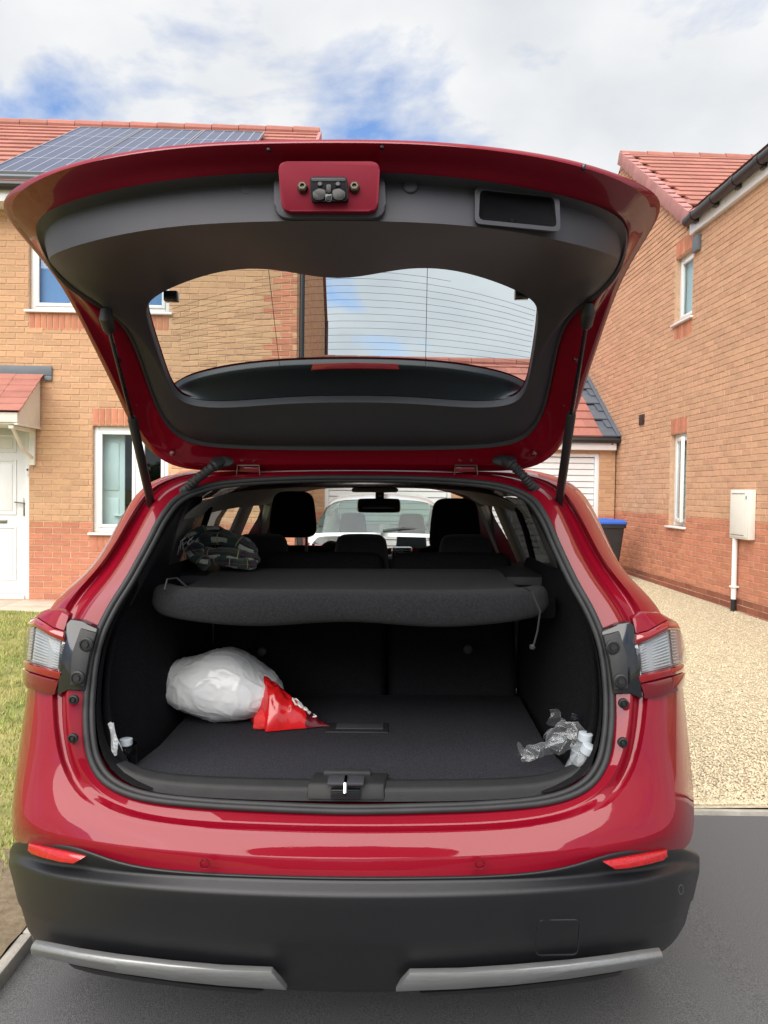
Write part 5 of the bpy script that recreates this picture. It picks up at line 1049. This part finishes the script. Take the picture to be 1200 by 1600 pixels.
for px in (388, 728):
    q = [cz(px - 18, 742, 2.285), cz(px - 17, 727, 2.275), cz(px + 17, 727, 2.275), cz(px + 18, 742, 2.285)]
    hg = MB().box(q[1] + Vector((.002, .012, -.02)), q[2] + Vector((-.002, .03, -.003)), .002).build('hinge', M['paint'], car)
    MB().tube(q, .0022, 6).build('hinge_edge', M['steel'], hg)
    for d in (-9, 9): p = cz(px + d, 719, 2.255); MB().lathe([(.006, -.004), (.006, .003), (.004, .005)], 6, Matrix.Translation(p) @ Matrix.Rotation(R(70), 4, 'X')).build('bolt', M['darkred'], hg)

# ------------------------------------------------------------------ white car parked beyond
FWC = Frame(-.03, 8.25, -.6)
wc = thing('white_car', 'white hatchback parked in front of the garages, seen through the red car', 'car', FWC)
def wsec(y, ws, zs): return [Vector((w, y, z)) for w, z in zip(ws, zs)]
wz = [.32,.55,.80,.93,1.0,1.16,1.30,1.38,1.435,1.455]
wsx = [wsec(.02, [.70,.76,.78,.76,.72,.70,.66,.62,.5,0], [.42,.55,.80,.90,.94,.965,.975,.98,.985,.99]), wsec(.10, [.76,.83,.85,.82,.79,.75,.69,.63,.5,0], [.36,.55,.80,.92,.975,1.0,1.01,1.015,1.02,1.025]), wsec(.30, [.80,.87,.88,.86,.82,.73,.64,.58,.46,0], [.33,.55,.8,.93,1.0,1.14,1.27,1.335,1.385,1.40]),
       wsec(.55, [.82,.88,.89,.87,.84,.74,.65,.60,.46,0], [.32,.55,.8,.94,1.01,1.17,1.31,1.39,1.44,1.46]), wsec(1.6, [.82,.88,.89,.87,.84,.74,.65,.60,.46,0], [.3,.55,.8,.92,1.0,1.18,1.33,1.41,1.47,1.485]), wsec(2.4, [.82,.88,.89,.87,.83,.74,.65,.60,.46,0], [.3,.55,.78,.9,.97,1.14,1.29,1.37,1.42,1.435]), wsec(3.0, [.82,.88,.88,.86,.8,.72,.66,.58,.44,0], [.3,.55,.76,.87,.93,.96,.98,.99,1.0,1.0]), wsec(3.9, [.70,.76,.78,.74,.68,.6,.5,.4,.3,0], [.3,.45,.6,.7,.74,.76,.77,.78,.785,.79])]
wv, wfaces, wgl = [], [], {'rear_window': [], 'side_window': [], 'windscreen': []}
for sg in (1, -1):
    o0 = len(wv); wv += [Vector((sg * p.x, p.y, p.z)) for s_ in wsx for p in s_]
    for i in range(len(wsx) - 1):
        for k in range(9):
            q = (o0 + i * 10 + k, o0 + i * 10 + k + 1, o0 + (i + 1) * 10 + k + 1, o0 + (i + 1) * 10 + k)
            key = 'rear_window' if (i == 1 and k >= 5) or (i == 2 and k >= 8 and False) else 'side_window' if (i in (2, 3, 4) and k in (4, 5)) else 'windscreen' if (i == 5 and k >= 6) else None
            (wgl[key] if key else wfaces).append(q)
wb = mesh('car_body', wv, wfaces, M['carwhite'], wc, smooth=50)
bm = bmesh.new(); bm.from_mesh(wb.data); bmesh.ops.remove_doubles(bm, verts=bm.verts[:], dist=.001); bm.to_mesh(wb.data); bm.free()
md = wb.modifiers.new('smoothing', 'SUBSURF'); md.levels = md.render_levels = 2
M['greenglass'] = glass('green_glass', (.42, .56, .52), 1.3)
for key, qs in wgl.items():
    ids = sorted({i for q in qs for i in q}); mp_ = {i: n_ for n_, i in enumerate(ids)}
    mesh(key, [wv[i] * .992 + Vector((0, .012, 0)) for i in ids], [tuple(mp_[i] for i in q) for q in qs], M['greenglass'], wc, smooth=180)
for sg in (1, -1):
    tlp = MB().prism([(sg * .62, .035, .88), (sg * .80, .05, .90), (sg * .87, .16, .95), (sg * .865, .16, .84), (sg * .80, .03, .78), (sg * .64, .005, .80)], (0, .05, 0), .01).build('tail_light', M['redlens'], wc)
    for wy in (.62, 3.15): 
        T = Matrix.Translation((sg * .80, wy, .31)) @ Matrix.Rotation(R(90), 4, 'Y'); w = MB().lathe([(.2, -.09), (.31, -.08), (.31, .08), (.2, .09)], 24, T).build('wheel', M['tyre'], wc); MB().lathe([(.205, sg * .06), (.2, sg * .095), (.06, sg * .08)], 20, T).build('rim', M['steel'], w)
MB().box((-.26, -.015, .62), (.26, .01, .73), .004).build('number_plate', material('plain_yellow_plate', (.75, .58, .05), .4), wc)
MB().tube([(.02, .10, 1.045), (.24, .13, 1.075), (.5, .165, 1.06)], [.016, .012, .008], 8).build('rear_wiper', M['pipe'], wc)
MB().box((-.7, -.03, .34), (.7, .1, .56), .05).build('rear_bumper', M['bumper'], wc)
for x in (-.36, .36): cushion('seat_back', .42, .14, .6, M['seat'], wc, (x, 1.0, .92), R(-10), .7)
MB().box((-.8, .5, .3), (.8, 3.0, .5)).build('cabin_floor', M['bumper'], wc)

# ------------------------------------------------------------------ things in the boot
def fhit(px, py, z): return FC.hit(px, py, 2, z)
def place(name, label, cat, lp, group=None):
    o = bpy.data.objects.new(name, None); COL.objects.link(o); o.matrix_world = FC.m @ Matrix.Translation(lp); o.empty_display_size = .1
    return tag(o, label, cat, group)
def aniso(p): return Vector((p.x * .8 + p.z * .5, p.y * 1.1, p.z * .7 - p.x * .25))
def cell(p, fq, k):
    d, _ = noise.voronoi(p * fq); return math.exp(-((d[1] - d[0]) * k) ** 2), d[0]
def blob(name, mat, parent, shape, n=5, wr=.006, fq=14, flat=None, seed=0, ridge=True):
    """icosphere pushed into a shape(dir)->point with creased film wrinkles"""
    b = bmesh.new(); bmesh.ops.create_icosphere(b, subdivisions=n, radius=1)
    for v_ in b.verts:
        d = v_.co.normalized(); p = Vector(shape(d)); w = noise.noise(aniso(p) * fq + Vector((seed, 3, 1))) ; w2 = noise.noise(p * fq * 2.3 + Vector((seed, 9, 4)))
        w3 = noise.noise(aniso(p) * fq * 1.7 + Vector((1, seed, 6))); r1 = max(0, 1 - abs(w3) * 9) ** 1.5; r2 = max(0, 1 - abs(w2) * 8) ** 1.5; h = (w * 1.2 + r1 * .55 + r2 * .32 + w2 * .3 - .2) if ridge else w + .4 * w2
        v_.co = p + d * wr * h
        if flat is not None and v_.co.z < flat: v_.co.z = flat + (v_.co.z - flat) * .06
    m = MB(); m.bm.free(); m.bm = b; return m.build(name, mat, parent, 180)
bp0 = fhit(346, 1120, ZF + .002)
bag = place('carrier_bag', 'white plastic carrier bag lying full on the left of the boot floor', 'bag', bp0)
def bshape(d):
    r = Vector((.186 * math.copysign(abs(d.x) ** .86, d.x) * (1 + .06 * d.z - .08 * d.y), .135 * d.y, .103 + .110 * math.copysign(abs(d.z) ** .8, d.z))); t = max(0, d.x)
    r.x += .015 * t ** 2; r.z -= .045 * t ** 1.5 * (.6 + .4 * max(-1, min(1, d.z * 2.5))); r.z += .012 * math.sin(d.x * 5 + 1) * max(0, d.z); r.z += .018 * max(0, -d.x) * max(0, -d.z) * 2
    return r
blob('bag_body', M['bag'], bag, bshape, 6, .0062, 10, .001)
rp0 = fhit(446, 1131, ZF + .002)
pk_ = place('crisp_packet', 'red foil packet with a maroon end and white script, poking out of the white bag', 'packet', rp0)
def packet_mesh():
    A, B, Cc, D = Vector((-.150, .085)), Vector((.030, .115)), Vector((.140, -.025)), Vector((-.045, -.085)); nu = 44; v, f = [], []
    for side in (1, -1):
        for j in range(nu + 1):
            for i in range(nu + 1):
                a, b = i / nu, j / nu; q = A.lerp(D, b).lerp(B.lerp(Cc, b), a)        # a: towards the tip, b: towards us
                e = (1 - abs(2 * a - 1) ** 3.2) * (1 - abs(2 * b - 1) ** 3.2); h = (.215 * (1 - .92 * a ** .8) * (1 - .25 * b)) * e ** .6
                p3 = Vector((q.x, q.y, h)); r1, f1 = cell(p3, 17, 4.5); r2, f2 = cell(p3, 42, 4); k = min(1, e * 3)
                z = (.004 + .028 * (1 - a) * (1 - b) * .5 + h + k * (.010 * r1 + .004 * r2 - .012 * f1)) if side > 0 else .002 + .0
                v.append((q.x + .004 * noise.noise(p3 * 40), q.y + .004 * noise.noise(p3 * 37 + Vector((4, 4, 4))), max(.001, z)))
    m_ = (nu + 1) ** 2
    for s_ in (0, 1):
        for j in range(nu):
            for i in range(nu):
                a_ = s_ * m_ + j * (nu + 1) + i; q = (a_, a_ + 1, a_ + nu + 2, a_ + nu + 1); f.append(q[::-1] if s_ == 0 else q)
    edge = [i for i in range(nu + 1)] + [j * (nu + 1) + nu for j in range(1, nu + 1)] + [nu * (nu + 1) + i for i in range(nu - 1, -1, -1)] + [j * (nu + 1) for j in range(nu - 1, 0, -1)]
    for a_, b_ in zip(edge, edge[1:] + edge[:1]): f.append((a_, b_, b_ + m_, a_ + m_))
    return v, f
pv, pf = packet_mesh(); pb = mesh('packet_body', pv, pf, M['bagred'], pk_, smooth=60)
me = pb.data; me.materials.append(M['bagdark'])
me.polygons.foreach_set('material_index', [1 if f_.center.x + .35 * f_.center.y > .058 + .016 * noise.noise(f_.center * 45) else 0 for f_ in me.polygons])
from mathutils.bvhtree import BVHTree
def drape(obj, pts, up=.0015):
    bv = BVHTree.FromPolygons([v_.co for v_ in obj.data.vertices], [p.vertices[:] for p in obj.data.polygons]); out = []
    for p in pts:
        h = bv.ray_cast(Vector((p[0], p[1], .5)), Vector((0, 0, -1)))[0]
        if h: out.append(h + Vector((0, 0, up)))
    return out
m = MB()
for lp_ in ([((.034) + .010 * math.cos(a), -.012 + .014 * math.sin(a)) for a in np.linspace(.6, 5.9, 18)], [(.050 + .007 * math.cos(a), -.014 + .010 * math.sin(a)) for a in np.linspace(0, 6.28, 16)], [(.042 + .02 * t, -.016 + .028 * t - .03 * t * t) for t in np.linspace(0, 1, 12)],
            [(.066 + .006 * math.cos(a), -.012 + .008 * math.sin(a)) for a in np.linspace(-1, 5, 14)], [(.074 + .004 * math.sin(t * 9), -.02 + .02 * t) for t in np.linspace(0, 1, 10)]):
    q = drape(pb, lp_, .002)
    if len(q) > 2: m.tube(q, .0032, 5)
m.build('white_script', M['white'], pb)
m = MB()
for k in range(8): 
    q = drape(pb, [(.088 + .004 * (k % 2), -.022 + k * .006), (.098, -.020 + k * .006)], .0018)
    if len(q) == 2: m.tube(q, .0018, 4)
m.build('white_print', M['white'], pb)
# thin white film wrapped over the packet
def wshape(d): return Vector((.045 + .085 * d.x, .005 + .10 * d.y, .088 + .088 * d.z - .035 * max(0, d.x)))
# cloth tongue
cp = fhit(409, 1139, ZF + .002)
clo = place('red_cloth', 'folded bright red cloth hanging out of the mouth of the white bag', 'cloth', cp)
def cshape(d): return Vector((.026 * d.x * (1 - .25 * d.z) + .012 * d.z, .018 * d.y + .02 * max(0, d.z), .031 + .034 * d.z))
blob('folded_cloth', M['cloth'], clo, lambda d: Vector((math.copysign(abs(d.x) ** .55, d.x) * .024 + .010 * d.z, math.copysign(abs(d.y) ** .6, d.y) * .016 + .018 * max(0, d.z), .028 + math.copysign(abs(d.z) ** .6, d.z) * .030)), 5, .004, 22, .001, 8)
# white collar round the cloth: the rim of the bag mouth
mc_ = fhit(412, 1122, ZF + .01) - bp0
pts = []
for k in range(17):
    an = math.pi * (k / 16) ; pts.append(mc_ + Vector((.040 * math.cos(an) + .012, .004 + .01 * math.sin(an), .008 + .052 * math.sin(an))))
MB().tube(pts, [.004 + .004 * math.sin(math.pi * k / 16) for k in range(17)], 8).build('bag_rim', M['bag'], bag, 180)
# scarf on the shelf
sp0 = FC.hit(345, 889, 2, 1.21)
scf = bpy.data.materials.new('plaid_wool'); scf.use_nodes = True; t = scf.node_tree; b_ = t.nodes['Principled BSDF']; b_.inputs['Roughness'].default_value = .95; b_.inputs['Sheen Weight'].default_value = .3
tcx = nd(t, 'ShaderNodeUVMap'); sx_ = nd(t, 'ShaderNodeSeparateXYZ'); t.links.new(tcx.outputs[0], sx_.inputs[0])
def band(sock, scale, lo, off_=0.):
    a = nd(t, 'ShaderNodeMath', operation='MULTIPLY_ADD'); t.links.new(sock, a.inputs[0]); a.inputs[1].default_value = scale; a.inputs[2].default_value = off_
    f_ = nd(t, 'ShaderNodeMath', operation='FRACT'); t.links.new(a.outputs[0], f_.inputs[0]); g = nd(t, 'ShaderNodeMath', operation='LESS_THAN'); t.links.new(f_.outputs[0], g.inputs[0]); g.inputs[1].default_value = lo; return g.outputs[0]
def mixc(fac, a, b):
    m_ = nd(t, 'ShaderNodeMix', data_type='RGBA'); t.links.new(fac, m_.inputs[0])
    for s_, k in ((a, 6), (b, 7)):
        if isinstance(s_, tuple): m_.inputs[k].default_value = (*s_, 1)
        else: t.links.new(s_, m_.inputs[k])
    return m_.outputs[2]
chk = nd(t, 'ShaderNodeTexChecker', Scale=150.); t.links.new(tcx.outputs[0], chk.inputs[0]); chk.inputs[1].default_value = (.85, .82, .68, 1); chk.inputs[2].default_value = (.05, .11, .10, 1)
q = mixc(band(sx_.outputs[0], 3, .5), (.012, .030, .028), (.010, .013, .030)); q = mixc(band(sx_.outputs[1], 2, .45, .2), q, (.015, .045, .035))
wband = nd(t, 'ShaderNodeMath', operation='MULTIPLY'); t.links.new(band(sx_.outputs[0], 3, .34, .35), wband.inputs[0]); t.links.new(band(sx_.outputs[1], 3, .5, .1), wband.inputs[1])
q = mixc(wband.outputs[0], q, chk.outputs[0]); q = mixc(band(sx_.outputs[0], 3, .03, .8), q, (.35, .05, .04)); q = mixc(band(sx_.outputs[1], 4, .035, .6), q, (.45, .36, .12))
t.links.new(q, b_.inputs['Base Color'])
nb_ = nd(t, 'ShaderNodeTexNoise', Scale=500.); bpn = nd(t, 'ShaderNodeBump', Strength=.6, Distance=.003); t.links.new(nb_.outputs[0], bpn.inputs['Height']); t.links.new(bpn.outputs[0], b_.inputs['Normal'])
def fold(name, pts, w, h, mat, parent, seed=0, n=20, uoff=0.):
    """a thick soft roll of cloth along a path, with its own UV map so the checks follow it"""
    pts = [Vector(p) for p in pts]; path_ = []
    P4 = [pts[0] * 2 - pts[1]] + pts + [pts[-1] * 2 - pts[-2]]
    for i in range(1, len(P4) - 2):
        for j in range(10):
            s_ = j / 10; a, b, d, e = P4[i - 1:i + 3]; path_.append(.5 * ((2 * b) + (d - a) * s_ + (2 * a - 5 * b + 4 * d - e) * s_ * s_ + (3 * b - a - 3 * d + e) * s_ ** 3))
    path_.append(pts[-1]); N2 = len(path_); v, f, uv = [], [], []
    for i, p in enumerate(path_):
        d = (path_[min(i + 1, N2 - 1)] - path_[max(i - 1, 0)]).normalized(); x = d.cross(Vector((0, 0, 1))).normalized(); z = x.cross(d); e = math.sin(math.pi * min(1, .06 + .94 * min(i, N2 - 1 - i) / (N2 * .22)) / 2) if min(i, N2 - 1 - i) < N2 * .22 else 1
        for k in range(n):
            an = 6.2832 * k / n; q_ = p + x * math.cos(an) * w * e + z * math.sin(an) * h * e; nn = noise.noise(q_ * 26 + Vector((seed, 0, 0))); v.append(q_ + (x * math.cos(an) + z * math.sin(an)) * (.010 * nn - .007 * abs(noise.noise(q_ * 50))))
    for i in range(N2 - 1):
        for k in range(n): f.append((i * n + k, i * n + (k + 1) % n, (i + 1) * n + (k + 1) % n, (i + 1) * n + k)); uv.append([(k / n + uoff, i / N2), ((k + 1) / n + uoff, i / N2), ((k + 1) / n + uoff, (i + 1) / N2), (k / n + uoff, (i + 1) / N2)])
    f.append(tuple(range(n))[::-1]); uv.append([(0, 0)] * n); f.append(tuple(range((N2 - 1) * n, N2 * n))); uv.append([(0, 0)] * n)
    o = mesh(name, v, f, mat, parent, smooth=180); ul = o.data.uv_layers.new(name='UVMap'); ul.data.foreach_set('uv', [c_ for q_ in uv for p_ in q_ for c_ in p_]); return o
sc_ = place('plaid_scarf', 'bundled dark green and navy plaid scarf on the left of the parcel shelf', 'scarf', sp0)
fold('scarf_fold', [(-.115, .06, .03), (-.06, -.01, .045), (.02, -.03, .055), (.10, -.01, .035), (.125, .03, .025)], .032, .026, scf, sc_, 1)
fold('scarf_fold', [(-.10, .09, .08), (-.04, .04, .105), (.03, .03, .10), (.085, .03, .07), (.12, .05, .035)], .038, .028, scf, sc_, 4, uoff=.3)
fold('scarf_fold', [(-.075, -.02, .09), (-.075, -.045, .06), (-.05, -.06, .03), (-.02, -.05, .02)], .034, .024, scf, sc_, 7, uoff=.55)
fold('scarf_fold', [(-.13, .10, .05), (-.12, .05, .10), (-.07, .08, .125), (.02, .11, .12)], .03, .022, scf, sc_, 9, uoff=.15)
fold('scarf_fold', [(-.02, -.045, .03), (.04, -.06, .03), (.10, -.04, .022), (.115, .0, .02)], .026, .022, scf, sc_, 12, uoff=.75)
fold('scarf_fold', [(-.13, .12, .05), (-.05, .13, .07), (.04, .12, .06), (.11, .10, .04)], .03, .05, scf, sc_, 15, uoff=.4)
m = MB()
for k in range(16):
    a = Vector((-.135 + .004 * k, .02 + .004 * (k % 3), .09 + .02 * math.sin(k))); m.tube([a, a + Vector((-.01, -.02, -.012)), a + Vector((-.012 + .004 * (k % 4), -.03, -.04))], .0016, 4)
m.build('fringe', M['white'], sc_)['kind'] = 'stuff'
# bottles
def bottle(loc, rot, label, capm, L=.20, r=.030, group=None, body=None):
    o = place('plastic_bottle', label, 'bottle', loc, group); o.matrix_world = o.matrix_world @ rot
    MB().lathe([(r * .8, 0), (r, .012), (r, .05), (r * .95, .055), (r, .06), (r, .10), (r * .95, .105), (r, .11), (r, L * .68), (r * .75, L * .78), (r * .42, L * .85), (r * .42, L * .93)], 24).build('bottle_body', body or M['petbottle'], o, 30)
    m_ = MB().lathe([(r * .56, L * .86), (r * .60, L * .87), (r * .60, L * .99), (r * .50, L)], 24)
    m_.build('cap', capm, o, 30); return o
def aim(px, py, y, ax): return c(px, py, y)
a = c(920, 1167, .245); d = (Vector((.35, -.25, .9))).normalized(); rot = d.to_track_quat('Z', 'Y').to_matrix().to_4x4()
bottle(a - d * .16, rot, 'clear plastic bottle at the right end of the boot, its cap the lower of two', M['cap'], .165, .030, 'bottles in the right corner of the boot')
a = c(915, 1148, .28); d = (Vector((.12, -.1, .95))).normalized(); rot = d.to_track_quat('Z', 'Y').to_matrix().to_4x4()
bottle(a - d * .15, rot, 'clear plastic bottle at the right end of the boot, its cap the upper of two', M['cap'], .155, .030, 'bottles in the right corner of the boot')
a = c(197, 1158, .315); bottle(Vector((a.x, a.y, a.z - .118)), Matrix(), 'small clear bottle standing in the left corner of the boot', M['cap'], .125, .028, body=glass('smoky_plastic', (.30, .31, .33), 2.0, .1))
# crumpled clear wrapping
wp = FC.hit(866, 1192, 2, ZF + .02)
wr_ = place('plastic_wrap', 'crumpled clear plastic wrapping on the right of the boot floor', 'wrapping', wp)
def crumple(name, nx, ny, fn, parent, seed):
    v, f = [], []
    for j in range(ny + 1):
        for i in range(nx + 1):
            p = Vector(fn(i / nx, j / ny)); q_ = p * 34 + Vector((seed, 0, 0)); w = Vector((noise.noise(q_), noise.noise(q_ + Vector((7, 1, 2))), noise.noise(q_ + Vector((3, 8, 5))))) ; q2 = p * 85; w += .28 * Vector((noise.noise(q2), noise.noise(q2 + Vector((5, 5, 5))), noise.noise(q2 + Vector((1, 9, 2))))); q3 = p + w * .017; q3.z *= .82; v.append(q3)
    for j in range(ny):
        for i in range(nx): a_ = j * (nx + 1) + i; f += [(a_, a_ + 1, a_ + nx + 2), (a_, a_ + nx + 2, a_ + nx + 1)]
    o = mesh(name, v, f, M['plastic'], parent, smooth=180); md = o.modifiers.new('smoothing', 'SUBSURF'); md.levels = md.render_levels = 2; return o
crumple('film', 26, 12, lambda u, w_: (-.085 + .15 * u, .03 - .05 * w_ + .03 * u, .008 + .075 * u * math.sin(math.pi * (.15 + .7 * w_)) + .02 * math.sin(w_ * 3.14)), wr_, 1)
crumple('film', 18, 14, lambda u, w_: (-.02 + .11 * u, .06 - .07 * w_, .018 + .11 * math.sin(math.pi * (.2 + .6 * w_)) * (.3 + .7 * math.sin(math.pi * (.1 + .7 * u)))), wr_, 5)
crumple('film', 10, 10, lambda u, w_: (.0 + .035 * u, .08 - .02 * w_, .09 + .07 * w_ * (1 - .6 * u)), wr_, 9)
crumple('film', 8, 8, lambda u, w_: (-.085 + .03 * u, .0 + .03 * w_, .012 + .045 * w_ * (1 - u)), wr_, 14)
lpz = wp * 0; MB().box((.028, .04, .112), (.062, .042, .128), .001, Matrix.Rotation(R(12), 4, 'Y')).build('printed_label', M['gloss_black'], wr_)
# leaflet in the left corner
a = c(176, 1160, .262); lf = place('paper_leaflet', 'crumpled white paper slip tucked against the left boot lining', 'paper', Vector((a.x, a.y, a.z)))
v, f = [], []
for j in range(9):
    for i in range(4): s_ = j / 8; v.append((-.012 + .018 * s_ + (.012 - .006 * abs(s_ - .7)) * (i / 3 - .3) * 2, .01 + .008 * math.sin(s_ * 5 + i), .045 - .085 * s_ + .004 * (i % 2)))
for j in range(8):
    for i in range(3): f.append((j * 4 + i, j * 4 + i + 1, j * 4 + i + 5, j * 4 + i + 4))
o = mesh('slip', v, f, M['paper'], lf); md = o.modifiers.new('thickness', 'SOLIDIFY'); md.thickness = .0006
